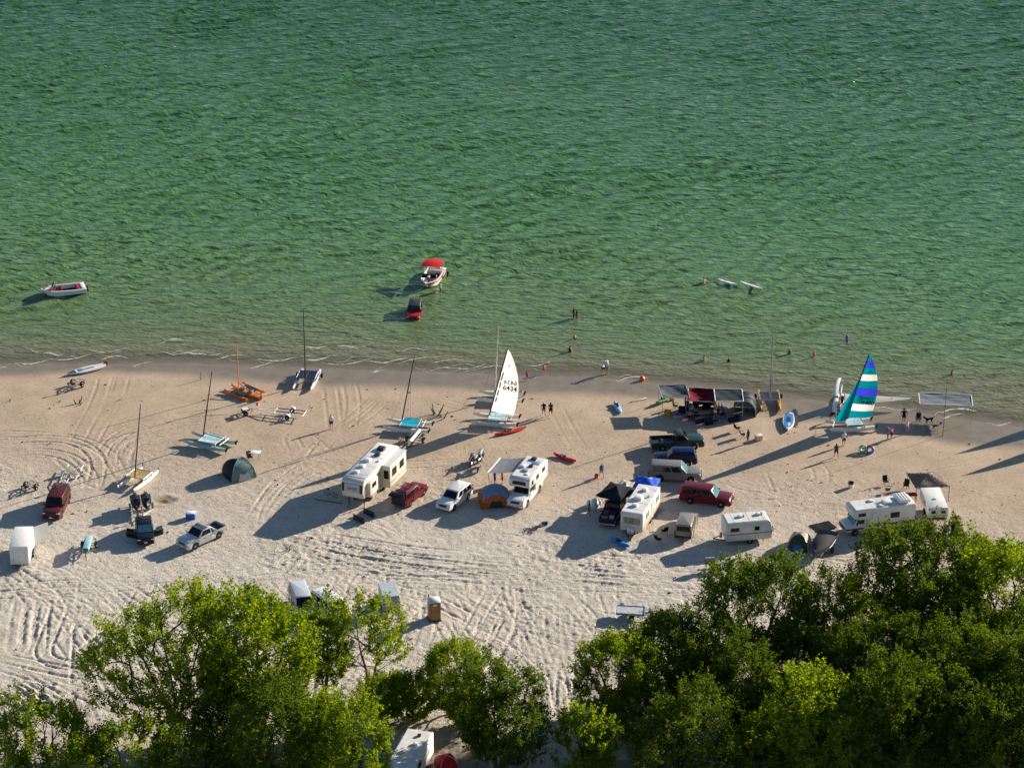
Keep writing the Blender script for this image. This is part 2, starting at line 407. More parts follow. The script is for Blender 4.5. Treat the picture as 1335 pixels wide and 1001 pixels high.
# ---------------------------------------------------------------- mesh helpers
class MB:
    """collects simple shapes; build() links them as ONE mesh object"""
    def __init__(s): s.v = []; s.f = []
    def add(s, vs_, fs_):
        n = len(s.v); s.v += [tuple(p) for p in vs_]; s.f += [[n + i for i in f] for f in fs_]; return s
    def box(s, c, d, rz=0.0, rx=0.0, ry=0.0):
        M = Euler((rx, ry, rz)).to_matrix(); c = Vector(c)
        P = [c + M @ Vector((sx * d[0] / 2, sy * d[1] / 2, sz * d[2] / 2)) for sx in (-1, 1) for sy in (-1, 1) for sz in (-1, 1)]
        return s.add(P, [(0, 1, 3, 2), (4, 6, 7, 5), (0, 4, 5, 1), (2, 3, 7, 6), (0, 2, 6, 4), (1, 5, 7, 3)])
    def tube(s, pts, r, n=6, r2=None, caps=True):
        pts = [Vector(p) for p in pts]; rings = []
        for i, p in enumerate(pts):
            t = (pts[min(i + 1, len(pts) - 1)] - pts[max(i - 1, 0)]).normalized()
            a = t.cross(Vector((0, 0, 1))) if abs(t.z) < 0.95 else t.cross(Vector((1, 0, 0)))
            a.normalize(); b = t.cross(a)
            rr = r if not isinstance(r, (list, tuple)) else r[i]
            if r2 is not None: rr = r + (r2 - r) * i / (len(pts) - 1)
            rings.append([p + (a * math.cos(6.2832 * k / n) + b * math.sin(6.2832 * k / n)) * rr for k in range(n)])
        V = [q for ring in rings for q in ring]; F = []
        for i in range(len(rings) - 1):
            for k in range(n): F.append((i * n + k, i * n + (k + 1) % n, (i + 1) * n + (k + 1) % n, (i + 1) * n + k))
        if caps: F += [tuple(range(n)), tuple(range(len(V) - 1, len(V) - n - 1, -1))]
        return s.add(V, F)
    def prism(s, prof, y0, y1, taper=None):
        """profile in (x, z) extruded along y; taper(z) -> factor on y"""
        n = len(prof); t = taper or (lambda x, z: 1.0)
        V = [(x, y0 * t(x, z), z) for x, z in prof] + [(x, y1 * t(x, z), z) for x, z in prof]
        F = [tuple(range(n - 1, -1, -1)), tuple(range(n, 2 * n))] + [(i, (i + 1) % n, n + (i + 1) % n, n + i) for i in range(n)]
        return s.add(V, F)
    def loft(s, secs, closed=True, caps=True):
        n = len(secs[0]); V = [p for q in secs for p in q]; F = []
        for i in range(len(secs) - 1):
            for k in range(n if closed else n - 1):
                F.append((i * n + k, i * n + (k + 1) % n, (i + 1) * n + (k + 1) % n, (i + 1) * n + k))
        if caps and closed: F += [tuple(range(n)), tuple(range(len(V) - 1, len(V) - n - 1, -1))]
        return s.add(V, F)
    def lathe(s, prof, c=(0, 0, 0), n=12, axis='z'):
        c = Vector(c); V = []; F = []
        for r, h in prof:
            for k in range(n):
                a = 6.2832 * k / n; x, y = r * math.cos(a), r * math.sin(a)
                V.append(c + (Vector((x, y, h)) if axis == 'z' else Vector((x, h, y)) if axis == 'y' else Vector((h, x, y))))
        for i in range(len(prof) - 1):
            for k in range(n): F.append((i * n + k, i * n + (k + 1) % n, (i + 1) * n + (k + 1) % n, (i + 1) * n + k))
        F += [tuple(range(n)), tuple(range(len(V) - 1, len(V) - n - 1, -1))]
        return s.add(V, F)
    def quad(s, P, th=0.012, nrm=None):
        """thin plate on a quad (or polygon), raised along its normal"""
        P = [Vector(p) for p in P]; n = len(P)
        nr = nrm or (P[1] - P[0]).cross(P[2] - P[0]).normalized()
        V = P + [p + nr * th for p in P]
        return s.add(V, [tuple(range(n - 1, -1, -1)), tuple(range(n, 2 * n))] + [(i, (i + 1) % n, n + (i + 1) % n, n + i) for i in range(n)])
    def sheet(s, fn, nu, nv):
        V = [fn(i / nu, j / nv) for i in range(nu + 1) for j in range(nv + 1)]
        return s.add(V, [(i * (nv + 1) + j, (i + 1) * (nv + 1) + j, (i + 1) * (nv + 1) + j + 1, i * (nv + 1) + j + 1) for i in range(nu) for j in range(nv)])
    def build(s, name, m, parent=None, smooth=False, bevel=0.0, solid=0.0, seg=2):
        me = bpy.data.meshes.new(name); me.from_pydata(s.v, [], s.f)
        bm = bmesh.new(); bm.from_mesh(me); 
        bmesh.ops.recalc_face_normals(bm, faces=bm.faces)
        if bevel > 0:
            es = [e for e in bm.edges if e.is_manifold and e.calc_face_angle(0) > R(28)]
            bmesh.ops.bevel(bm, geom=es, offset=bevel, segments=seg, affect='EDGES', profile=0.5, clamp_overlap=True)
        if solid:
            bmesh.ops.solidify(bm, geom=list(bm.faces), thickness=solid)
        bm.to_mesh(me); bm.free()
        if smooth or bevel > 0:
            me.polygons.foreach_set('use_smooth', np.ones(len(me.polygons), dtype=bool))
            me.set_sharp_from_angle(angle=R(38))
        me.materials.append(m)
        o = bpy.data.objects.new(name, me); COL.objects.link(o); o.parent = parent
        return o
def tag(o, label, cat, group=None):
    o['label'] = label; o['category'] = cat
    if group: o['group'] = group
    return o
def empty(name, loc, rz=0.0, label=None, cat=None, group=None):
    o = bpy.data.objects.new(name, None); COL.objects.link(o); o.empty_display_size = 0.3
    o.location = loc; o.rotation_euler = (0, 0, rz)
    if label: tag(o, label, cat, group)
    return o
def place(o, loc, rz=0.0): o.location = loc; o.rotation_euler = (0, 0, rz); return o

# ---------------------------------------------------------------- foam along the beach (uncountable)
fm = MB(); rf = random.Random(3)
def foam_streak(px, py, L, w, z=0.03):
    p = at(px, py, 0.02); a0 = R(rf.uniform(4, 16)) if py > 430 else CREST
    n = max(4, int(L / 0.5)); up = []; dn = []; y = 0
    for i in range(n + 1):
        t = i / n; y = .7 * y + rf.uniform(-.12, .12)
        x = p.x + (t - .5) * L * math.cos(a0); yy = p.y + (t - .5) * L * math.sin(a0) + y + 0.55 * math.sin(t * 5 + px)
        ww = w * (math.sin(math.pi * min(1, t * 1.02)) ** 0.6 + 0.05) * rf.uniform(.3, 1.3)
        zz = water_z(x, yy) + z
        up.append((x, yy + ww / 2, zz)); dn.append((x, yy - ww / 2, zz))
    for i in range(n): fm.add([up[i], up[i + 1], dn[i + 1], dn[i]], [(3, 2, 1, 0)])
for px, py, L in [(40, 468, 5), (90, 463, 6), (140, 453, 5), (225, 441, 4), (235, 455, 4), (265, 457, 5), (300, 461, 5), (410, 448, 4), (418, 463, 5), (455, 468, 6), (505, 466, 5),
                  (545, 465, 5), (590, 467, 5), (605, 475, 5), (640, 476, 6), (700, 470, 4), (800, 496, 5), (822, 494, 4), (1040, 538, 6), (1075, 541, 5), (1170, 533, 5), (1235, 543, 5),
                  (1250, 535, 4), (20, 476, 4), (180, 472, 4), (330, 474, 5), (480, 481, 4), (680, 489, 4), (950, 512, 4), (1100, 537, 3), (1290, 552, 6), (1320, 560, 5), (570, 478, 4), (360, 465, 4),
                  (460, 447, 4), (540, 452, 3), (150, 462, 4), (70, 457, 3)]:
    py += 4 if px < 760 else 0
    foam_streak(px, py, L * rf.uniform(.8, 1.2), rf.uniform(.16, .36))
    foam_streak(px + rf.uniform(-25, 25), py + rf.uniform(-5, 8), L * rf.uniform(.3, .7), rf.uniform(.06, .14))
for px, py in [(675, 50), (516, 244), (692, 255), (862, 297), (228, 60), (90, 35), (190, 340), (1030, 190), (330, 150), (1120, 90), (420, 330), (1190, 60), (760, 160), (960, 240), (560, 110), (300, 60)]:
    foam_streak(px, py, rf.uniform(.6, 1.5), rf.uniform(.10, .22), 0.06)
def foam_material():
    m, nt, b = new_mat('foam')
    b.inputs['Base Color'].default_value = (.66, .65, .58, 1); b.inputs['Roughness'].default_value = .9
    g = nt.nodes.new('ShaderNodeNewGeometry'); n = nt.nodes.new('ShaderNodeTexNoise'); n.inputs['Scale'].default_value = 2.2; n.inputs['Detail'].default_value = 6; n.inputs['Roughness'].default_value = .7
    nt.links.new(g.outputs['Position'], n.inputs['Vector']); r = nt.nodes.new('ShaderNodeMapRange'); nt.links.new(n.outputs[0], r.inputs[0]); r.inputs[1].default_value = .34; r.inputs[2].default_value = .56; r.inputs[4].default_value = .85
    t = nt.nodes.new('ShaderNodeBsdfTransparent'); mx = nt.nodes.new('ShaderNodeMixShader'); nt.links.new(r.outputs[0], mx.inputs[0]); nt.links.new(t.outputs[0], mx.inputs[1]); nt.links.new(b.outputs[0], mx.inputs[2]); nt.links.new(mx.outputs[0], nt.nodes['Material Output'].inputs[0])
    return m
foam = fm.build('foam', foam_material())
foam['kind'] = 'stuff'; foam['label'] = 'thin white foam streaks of small waves breaking along the beach'; foam['category'] = 'foam'

# ---------------------------------------------------------------- trees
def leaf_material(name, c0, c1, tr=0.5):
    m, nt, b = new_mat(name)
    N = nt.nodes.new; L = nt.links.new
    a = N('ShaderNodeAttribute'); a.attribute_name = 'tint'
    r = N('ShaderNodeValToRGB'); L(a.outputs['Fac'], r.inputs[0])
    r.color_ramp.elements[0].color = (*c0, 1); r.color_ramp.elements[1].color = (*c1, 1)
    L(r.outputs[0], b.inputs['Base Color']); b.inputs['Roughness'].default_value = 0.65; b.inputs['Specular IOR Level'].default_value = 0.12
    hs = N('ShaderNodeHueSaturation'); hs.inputs['Hue'].default_value = 0.485; hs.inputs['Saturation'].default_value = 1.15; hs.inputs['Value'].default_value = 1.6
    L(r.outputs[0], hs.inputs['Color'])
    t = N('ShaderNodeBsdfTranslucent'); L(hs.outputs[0], t.inputs[0])
    mx = N('ShaderNodeMixShader'); mx.inputs[0].default_value = tr
    L(b.outputs[0], mx.inputs[1]); L(t.outputs[0], mx.inputs[2]); L(mx.outputs[0], nt.nodes['Material Output'].inputs[0])
    return m
LEAF = [leaf_material('cottonwood_leaf', (0.085, 0.140, 0.010), (0.215, 0.290, 0.026), 0.5), leaf_material('shaded_leaf', (0.038, 0.072, 0.009), (0.105, 0.155, 0.016), 0.40)]  # second leaf colour is darkened to paint in the shade of the wood
BARK = mat('bark', (0.085, 0.065, 0.05), 0.9, var=.4, scale=5)
def tree_meshes(seed, H, RX, RZ, nclump, nleaf, leaf=0.215, spread=0.75, low=0.22, stems=2, lm=0):
    rg = np.random.RandomState(seed); rr = random.Random(seed)
    c = np.array([0, 0, H - RZ])
    # clump centres, mostly towards the outside of an uneven crown
    P = []
    lob = [(rr.uniform(0, 6.28), rr.uniform(.1, .9), rr.uniform(.25, .5)) for _ in range(7)]
    while len(P) < nclump:
        v = rg.normal(size=3); v /= np.linalg.norm(v)
        rad = 0.45 + 0.55 * rg.rand() ** 0.45
        th = math.atan2(v[1], v[0]); f = 0.72
        for a, e, s in lob: f += s * 0.9 * math.exp(-((math.sin((th - a) / 2) * 2.2) ** 2 + ((v[2] * .5 + .5 - e) * 2.6) ** 2) * 1.4)
        f = min(f, 1.1)
        p = c + v * np.array([RX, RX, RZ]) * rad * f
        if p[2] < H * low * (0.7 + 0.6 * rg.rand()): continue
        P.append(p)
    P = np.array(P)
    # skeleton: each clump joins the nearest node that lies lower
    nodes = [np.zeros(3)]; par = [-1]
    for s in range(stems):
        a = 6.28 * s / stems + rr.uniform(-.5, .5); base = 0; k = 5
        lean = rr.uniform(.12, .34) if stems > 1 else rr.uniform(.0, .08)
        for i in range(1, k + 1):
            t = i / k; z = H * 0.72 * t
            nodes.append(np.array([math.cos(a) * lean * z * t ** .3 + rr.uniform(-.2, .2), math.sin(a) * lean * z * t ** .3 + rr.uniform(-.2, .2), z])); par.append(base); base = len(nodes) - 1
    order = np.argsort([np.linalg.norm(p[:2]) + 0.25 * abs(p[2] - H * .5) for p in P])
    tips = []
    for i in order:
        p = P[i]; Nn = np.array(nodes); d = np.linalg.norm(Nn - p, axis=1) + np.where(Nn[:, 2] > p[2] - 0.25 * np.linalg.norm(Nn[:, :2] - p[:2], axis=1), 50, 0) + np.where(np.arange(len(Nn)) == 0, 20, 0)
        j = int(np.argmin(d)); q = nodes[j]; m = (p + q) / 2 + rg.normal(size=3) * 0.12; m[2] -= 0.10 * np.linalg.norm(p - q) * .5
        nodes.append(m); par.append(j); nodes.append(p); par.append(len(nodes) - 2); tips.append(len(nodes) - 1)
    w = np.zeros(len(nodes)); 
    for t in tips:
        k = t
        while k >= 0: w[k] += 1; k = par[k]
    rad = 0.013 * np.sqrt(np.maximum(w, 1)) * (H / 11) + 0.012
    tb = MB()
    for k in range(1, len(nodes)):
        a, b = nodes[par[k]], nodes[k]
        ra = rad[par[k]] if par[k] else rad[k] * 1.25
        tb.tube([a, b], min(ra, rad[k] * 1.6), 5 if w[k] > 6 else 3, rad[k], caps=False)
    me_t = bpy.data.meshes.new('trunk'); me_t.from_pydata(tb.v, [], tb.f); me_t.materials.append(BARK)
    # leaves: sprays that point up and outwards from every clump
    nleaf = int(nleaf * 1.15); n = nclump * nleaf
    ci = np.repeat(np.arange(nclump), nleaf)
    out = P - np.array([0, 0, H * 0.35]); out /= np.linalg.norm(out, axis=1)[:, None]
    ax = out * 0.45 + np.array([0, 0, 1.0]); ax /= np.linalg.norm(ax, axis=1)[:, None]
    size = spread * (0.6 + 0.8 * rg.rand(nclump))
    # every clump is a few twigs
    ntw = 6
    tw = rg.normal(size=(nclump, ntw, 3)); tw = tw * 0.62 + ax[:, None, :] * 1.3; tw /= np.linalg.norm(tw, axis=2)[:, :, None]
    ti = rg.randint(0, ntw, n)
    tt = rg.rand(n) ** 0.8
    cen = P[ci] + tw[ci, ti] * (tt * 2.1 - 0.5)[:, None] * size[ci][:, None] + rg.normal(size=(n, 3)) * (0.19 * (1.25 - 0.8 * tt) * size[ci])[:, None]
    nr = rg.normal(size=(n, 3)) + np.array([0.25, 0.1, 0.55]); nr /= np.linalg.norm(nr, axis=1)[:, None]
    t1 = np.cross(nr, rg.normal(size=(n, 3))); t1 /= np.linalg.norm(t1, axis=1)[:, None]; t2 = np.cross(nr, t1)
    sz = (leaf * (0.6 + 0.7 * rg.rand(n)))[:, None]
    V = np.stack([cen - t1 * sz * .55, cen + t2 * sz * .36 + nr * sz * .10, cen + t1 * sz * .6, cen - t2 * sz * .36 + nr * sz * .10], 1).reshape(-1, 3).astype(np.float32)
    me = bpy.data.meshes.new('crown')
    me.vertices.add(len(V)); me.vertices.foreach_set('co', V.ravel())
    me.loops.add(4 * n); me.loops.foreach_set('vertex_index', np.arange(4 * n, dtype=np.int32))
    me.polygons.add(n); me.polygons.foreach_set('loop_start', np.arange(0, 4 * n, 4, dtype=np.int32))
    me.update(calc_edges=True)
    tint = np.repeat(np.clip(0.5 + 0.22 * rg.normal(size=nclump)[ci] + 0.2 * rg.normal(size=n), 0, 1), 4)
    a = me.attributes.new('tint', 'FLOAT', 'POINT'); a.data.foreach_set('value', tint.astype(np.float32))
    me.materials.append(LEAF[lm])
    return me_t, me
VAR = {
 'broad':  tree_meshes(11, 14.5, 7.4, 6.4, 330, 100, stems=4, low=.16, spread=.85),
 'round':  tree_meshes(12, 12.5, 4.6, 5.6, 240, 105, stems=3, low=.08, spread=.82),
 'tall':   tree_meshes(13, 13.5, 2.9, 5.8, 140, 90, stems=1, low=.26, spread=.75),
 'fork':   tree_meshes(14, 12.5, 3.9, 4.9, 85, 85, stems=2, low=.40, spread=.75),
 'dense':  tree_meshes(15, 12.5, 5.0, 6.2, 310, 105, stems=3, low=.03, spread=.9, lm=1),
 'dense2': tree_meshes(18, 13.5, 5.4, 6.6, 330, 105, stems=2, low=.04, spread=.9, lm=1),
 'bush':   tree_meshes(16, 6.2, 2.6, 3.3, 90, 105, stems=3, low=.03, spread=.65),
 'airy':   tree_meshes(17, 9.5, 5.2, 4.4, 180, 90, stems=4, low=.06, spread=.8),
}
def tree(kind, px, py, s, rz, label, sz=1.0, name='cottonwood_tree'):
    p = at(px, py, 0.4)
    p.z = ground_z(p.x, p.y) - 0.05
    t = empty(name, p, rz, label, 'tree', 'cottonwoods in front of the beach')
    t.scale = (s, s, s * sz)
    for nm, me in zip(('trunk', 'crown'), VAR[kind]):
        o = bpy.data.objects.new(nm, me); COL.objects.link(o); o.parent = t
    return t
TREES = [
 ('broad', 232, 965, 0.98, 0.3, 'broad spreading cottonwood on the left with limbs leaning over the tracks', 1.0),
 ('round', 345, 955, 1.18, 1.9, 'tall full cottonwood right of the broad spreading one, below the pale tent tops', 1.0),
 ('tall', 424, 925, 0.86, 0.4, 'slim upright cottonwood covering the white vans behind the beach', 1.0),
 ('fork', 480, 915, 0.94, 2.2, 'thin cottonwood with a forked dark trunk left of the portable toilet', 1.0),
 ('round', 585, 930, 0.62, 4.0, 'light green cottonwood below the portable toilet', 1.0),
 ('dense', 646, 1005, 0.86, 1.0, 'dark round cottonwood left of the sandy gap in the trees', 1.0),
 ('airy', 60, 1040, 1.0, 2.0, 'pale loose cottonwood filling the bottom left corner', 1.0),
 ('airy', 165, 1060, 0.95, 3.6, 'pale low cottonwood next to the one in the bottom left corner', 1.0),
 ('dense2', 370, 1055, 0.92, 0.6, 'wide cottonwood at the bottom edge below the tall full one', 1.0),
 ('round', 440, 1065, 0.92, 5.2, 'cottonwood at the bottom edge beside the white trailer roof', 1.0),
 ('dense', 260, 1075, 0.9, 2.9, 'shaded low cottonwood at the bottom edge under the broad spreading one', 0.8),
 ('bush', 762, 1010, 1.0, 0.8, 'small cone shaped young cottonwood standing in the sandy gap', 1.15),
 ('round', 802, 945, 0.80, 3.0, 'cottonwood right of the gap with its crown below the blue flatbed trailer', 1.0),
 ('dense', 872, 920, 0.82, 4.4, 'dark leafy cottonwood just right of the blue flatbed trailer', 1.0),
 ('dense2', 985, 882, 0.97, 2.1, 'large bushy cottonwood below the white travel trailer with two dark windows', 1.0),
 ('round', 1082, 872, 0.78, 0.2, 'cottonwood beside the large bushy one, below the covered boat', 1.0),
 ('dense2', 1188, 852, 1.06, 5.0, 'big bright cottonwood covering the rear of the motorhome', 1.0),
 ('dense', 1222, 900, 0.95, 1.4, 'shaded cottonwood below the big bright one near the right edge', 1.0),
 ('tall', 1268, 806, 0.8, 2.0, 'narrow cottonwood right of the small white camper', 0.9),
 ('dense', 885, 1040, 0.86, 5.6, 'bushy cottonwood at the bottom edge right of the small cone shaped one', 1.0),
 ('bush', 985, 1020, 1.12, 2.4, 'low bushy cottonwood at the bottom edge among bare twigs', 1.0),
 ('round', 1070, 1035, 0.98, 1.2, 'cottonwood with bare twigs around it at the bottom edge', 1.0),
 ('dense2', 1152, 1030, 0.90, 3.3, 'tall rounded cottonwood at the bottom edge, rightmost lit one', 1.1),
 ('dense', 1262, 985, 1.0, 0.9, 'dark cottonwood in deep shade at the right edge of the wood', 1.0),
 ('round', 1310, 870, 1.1, 2.7, 'outermost cottonwood on the right, level with the shaded one', 1.0),
 ('dense2', 1345, 1010, 1.0, 4.1, 'cottonwood in the bottom right corner', 1.0),
 ('dense', 960, 960, 0.75, 0.1, 'shaded understorey cottonwood behind the bare twigs', 1.0),
 ('dense2', 1130, 940, 0.8, 2.5, 'shaded understorey cottonwood behind the tall rounded one', 1.0),
 ('dense', 1035, 915, 0.72, 3.9, 'shaded cottonwood directly below the large bushy one', 0.9),
 ('dense2', 1195, 960, 0.85, 0.5, 'shaded cottonwood between the rightmost lit one and the edge', 1.0),
 ('bush', 905, 925, 1.1, 1.5, 'dark bush in the gap right of the dark leafy cottonwood', 1.0),
 ('bush', 835, 965, 1.0, 4.5, 'dark bush right of the small cone shaped cottonwood', 1.0),
 ('bush', 1012, 975, 1.1, 0.9, 'dark bush in front of the bare twigs', 1.0),
 ('bush', 1100, 985, 1.15, 2.8, 'dark bush between two bottom edge cottonwoods on the right', 1.0),
 ('airy', 500, 945, 0.50, 0.7, 'low pale cottonwood shoots left of the dark round one', 1.0),
 ('bush', 540, 938, 0.85, 1.3, 'pale young cottonwood below the small grey box trailer', 1.0),
 ('bush', 508, 932, 0.8, 4.2, 'low shoots at the foot of the forked cottonwood', 0.9),
 ('bush', 606, 948, 0.72, 2.0, 'low shoots left of the dark round cottonwood', 1.0),
 ('bush', 420, 985, 1.1, 3.3, 'low bush at the foot of the slim upright cottonwood', 0.9),
 ('dense', 1235, 1030, 0.95, 1.1, 'dark cottonwood at the bottom edge right of the rightmost lit one', 1.0),
 ('dense2', 1300, 1045, 0.9, 2.6, 'cottonwood at the bottom edge left of the corner one', 1.0),
 ('dense', 1290, 930, 0.9, 5.1, 'dark cottonwood behind the corner ones on the right', 1.0),
 ('dense', 300, 1010, 0.7, 2.2, 'shaded low cottonwood between the two biggest on the left', 0.9),
]
for k, px, py, s, rz, lab, sz in TREES: tree(k, px, py, s, rz, lab, sz)
# bare twiggy shrubs
rb = random.Random(12)
for i, (px, py, h, lab) in enumerate([(1052, 935, 4.2, 'bare grey twigs standing up between the trees at lower right'), (905, 945, 3.4, 'bare grey shrub left of the low bushy cottonwood'),
                                 (1010, 950, 3.8, 'bare twiggy shrub in the middle of the dark gap'), (1105, 960, 4.0, 'bare pale twigs beside the tall rounded cottonwood')]):
    p = gat(px, py); t = empty('bare_shrub', p, 0, lab, 'shrub', 'bare shrubs in the wood')
    for s in range(3):
        m = MB()
        for k in range(4):
            a = rb.uniform(0, 6.28); l = rb.uniform(.2, .55); q = [Vector((0, 0, -.05))]; hh = h * rb.uniform(.7, 1.1)
            for j in range(1, 6):
                z = hh * j / 5; q.append(Vector((math.cos(a) * l * z + rb.uniform(-.1, .1), math.sin(a) * l * z + rb.uniform(-.1, .1), z)))
            m.tube(q, .04, 4, .012)
            for j in (2, 3, 4):
                b = rb.uniform(0, 6.28); e = q[j] + Vector((math.cos(b) * .7, math.sin(b) * .7, rb.uniform(.6, 1.2)))
                m.tube([q[j], e], .02, 3, .008)
        m.build('branch', mat('dead_wood', (.30, .26, .21), .9), t)
# ================================================================ builders
M_TYRE = mat('tyre', (.018, .018, .019), .85); M_RIM = mat('rim', (.42, .42, .42), .35, .8); M_BLACK = mat('black_plastic', (.016, .016, .018), .5)
M_GLASS = mat('dark_glass', (.008, .010, .012), .10, var=.05, spec=.25); M_TEAL = mat('sheen_windscreen', (.06, .20, .22), .08, var=.1)  # teal glass has the bright sunlit reflection put into its colour
M_CHROME = mat('chrome', (.55, .55, .55), .2, .9); M_LAMP = mat('headlight_glass', (.62, .63, .62), .12); M_RED = mat('taillight_red', (.35, .015, .012), .2)
M_ALU = mat('aluminium', (.55, .55, .54), .38, .75); M_WHITE = mat('white_gelcoat', (.76, .75, .71), .28, var=.06); M_GALV = mat('galvanised_steel', (.45, .45, .44), .5, .5)
M_WIRE = mat('steel_wire', (.30, .30, .30), .4, .6); M_DARKMETAL = mat('dark_painted_steel', (.03, .03, .032), .55, .2); M_ORANGE = mat('orange_plastic', (.72, .20, .012), .4)
M_WOOD = mat('weathered_wood', (.33, .23, .13), .85, var=.3, scale=8); M_SKIN = mat('skin_light', (.52, .31, .22), .6, var=.06); M_TAN = mat('skin_tanned', (.36, .20, .13), .6, var=.06)
M_RAIL = mat('white_painted_steel', (.72, .72, .70), .4)
def pose(tx, ty, nx, ny):
    """centre point and heading of a thing whose tail and nose stand on the ground at these pixels"""
    a = gat(tx, ty); b = gat(nx, ny); c = (a + b) / 2; c.z = ground_z(c.x, c.y)
    return c, math.atan2(b.y - a.y, b.x - a.x)
def wheel(parent, x, y, r, w, rim=None, side=1):
    t = MB().lathe([(r * .62, -w / 2), (r * .93, -w / 2), (r, -w * .3), (r, w * .3), (r * .93, w / 2), (r * .62, w / 2)], (0, 0, 0), 16, 'y').build('wheel', M_TYRE, parent, smooth=True)
    t.location = (x, y, r)
    MB().lathe([(r * .60, -w * .36), (r * .62, w * .40), (r * .2, w * .52)] if side > 0 else [(r * .2, -w * .52), (r * .62, -w * .40), (r * .60, w * .36)], (0, 0, 0), 12, 'y').build('rim', rim or M_RIM, t, smooth=True)
    return t
def bil(A, B, C, D, u, v): return A.lerp(B, u).lerp(D.lerp(C, u), v)
def car(name, c, rz, label, L=4.8, W=1.85, H=1.75, paint=(.3, .3, .3), style='suv', belt=1.02, hood=.98, gc=.30, wr=.37, xc=None, rake=.75, back=.22, metal=.35,
        ws=None, rack=False, windows=3, group='cars and trucks parked on the sand', cab=None, rough=.28, gate_open=False, doors_open=False, bed_fill=None, cabinmat=None, visor=True):
    pm = mat('paint_' + name + '_%d%d%d' % tuple(int(100 * k) for k in paint), paint, rough, metal if max(paint) > .2 else 0.0, var=.06, coat=.5 if max(paint) > .2 else .0, spec=.5 if max(paint) > .2 else .22)
    root = empty(name, c, rz, label, 'pickup' if style == 'pickup' else 'van' if style == 'van' else 'car', group)
    h = L / 2; fx, rx = h - .19 * L, -h + .21 * L                    # axle positions
    if xc is None: xc = h - .27 * L
    ar = wr + .07
    def arch(x0): return [(x0 + ar * math.cos(a), max(gc, wr + ar * math.sin(a))) for a in [R(k) for k in range(-10, 191, 25)]]
    if style == 'pickup':
        cr = cab if cab is not None else -.06 * L                      # rear of the cab
        top = [(-h + .04, .62), (-h, .78), (cr - .02, .78), (cr, belt), (xc, belt)]
    else:
        cr = -h + .08
        top = [(-h + .05, .55), (-h, .75), (-h + .03, belt - .04), (-h + .1, belt), (xc, belt)]
    prof = [(-h + .06, gc)] + top + [(h - .55, hood + .015), (h - .12, hood - .06), (h - .01, hood - .24), (h, gc + .15), (h - .06, gc)] + arch(fx) + arch(rx)
    def tp(x, z):
        e = max(0, (abs(x) - (h - .55)) / .55); return (1 - .10 * e * e) * (1 - .05 * max(0, z - .75) / .3)
    MB().prism(prof, -W / 2, W / 2, tp).build('body', pm, root, bevel=.035)
    # cabin
    wb, wt = W / 2 * .955, W / 2 * .80
    xb = cr; xrf = xc - rake; xrr = cr + (back if style != 'pickup' else .14)
    z0 = belt - .02
    def lay(z, xa, xb_, w): return [(xa, -w, z), (xb_, -w, z), (xb_, w, z), (xa, w, z)]
    roofm = cabinmat or pm
    MB().loft([lay(z0, xb, xc, wb), lay(H - .05, xrr - .01, xrf + .03, wt + .02), lay(H, xrr + .12, xrf - .12, wt - .12)]).build('cabin', roofm, root, bevel=.03)
    ht = H - .05
    for sgn in (1, -1):
        A = Vector((xb, sgn * wb, z0)); B = Vector((xc, sgn * wb, z0)); C = Vector((xrf, sgn * (wt + .02), ht)); D = Vector((xrr, sgn * (wt + .02), ht))
        nrm = (B - A).cross(D - A).normalized() * sgn * (1 if (B - A).cross(D - A).y * sgn > 0 else -1) * (1 if sgn > 0 else 1)
        nrm = nrm if nrm.y * sgn > 0 else -nrm
        u0, u1 = .05, .90; g = .018
        for k in range(windows):
            a, b = u0 + (u1 - u0) * k / windows + g, u0 + (u1 - u0) * (k + 1) / windows - g
            MB().quad([bil(A, B, C, D, u, v) for u, v in ((a, .14), (b, .14), (b, .86), (a, .86))], .014, nrm).build('window', M_GLASS, root)
        # doors as slightly proud panels
        nd = 1 if (style == 'pickup' and cr > -.03 * L) else 2
        dx0, dx1 = max(rx + ar + .05, cr + .05), fx - ar - .04
        for k in range(nd):
            if doors_open and k == nd - 1: continue
            a, b = dx0 + (dx1 - dx0) * k / nd + .012, dx0 + (dx1 - dx0) * (k + 1) / nd - .012
            d = MB().prism([(a, gc + .10), (b, gc + .10), (b, belt - .06), (a, belt - .06)], 0, .018).build('door', pm, root)
            d.location.y = sgn * (W / 2 * .992) - (.018 if sgn < 0 else 0)
            MB().box((a + .14, .030 if sgn > 0 else -.012, belt - .2), (.16, .02, .035)).build('handle', M_BLACK, d)
        MB().box((xc - .12, sgn * (wb + .12), belt + .10), (.10, .22, .16)).build('mirror', M_BLACK if rough > .3 else pm, root, bevel=.02)
        MB().box((h - .10, sgn * W * .37, hood - .19), (.14, W * .17, .15)).build('headlight', M_LAMP, root, bevel=.02)
        MB().box((-h + .03, sgn * W * .43, (belt - .12) if style != 'pickup' else .82), (.08, W * .09, .30)).build('taillight', M_RED, root, bevel=.015)
        for x in (fx, rx): wheel(root, x, sgn * (W / 2 - .14), wr, .24, side=sgn)
    A = Vector((xc, -wb, z0)); B = Vector((xc, wb, z0)); C = Vector((xrf + .03, wt + .02, ht)); D = Vector((xrf + .03, -wt - .02, ht))
    MB().quad([bil(A, B, C, D, u, v) for u, v in ((.06, .10), (.94, .10), (.92, .92), (.08, .92))], .014).build('windshield', ws or M_GLASS, root)
    A = Vector((xb, wb, z0)); B = Vector((xb, -wb, z0)); C = Vector((xrr - .01, -wt - .02, ht)); D = Vector((xrr - .01, wt + .02, ht))
    if not gate_open: MB().quad([bil(A, B, C, D, u, v) for u, v in ((.08, .16), (.92, .16), (.90, .86), (.10, .86))], .014).build('rear_window', M_GLASS, root)
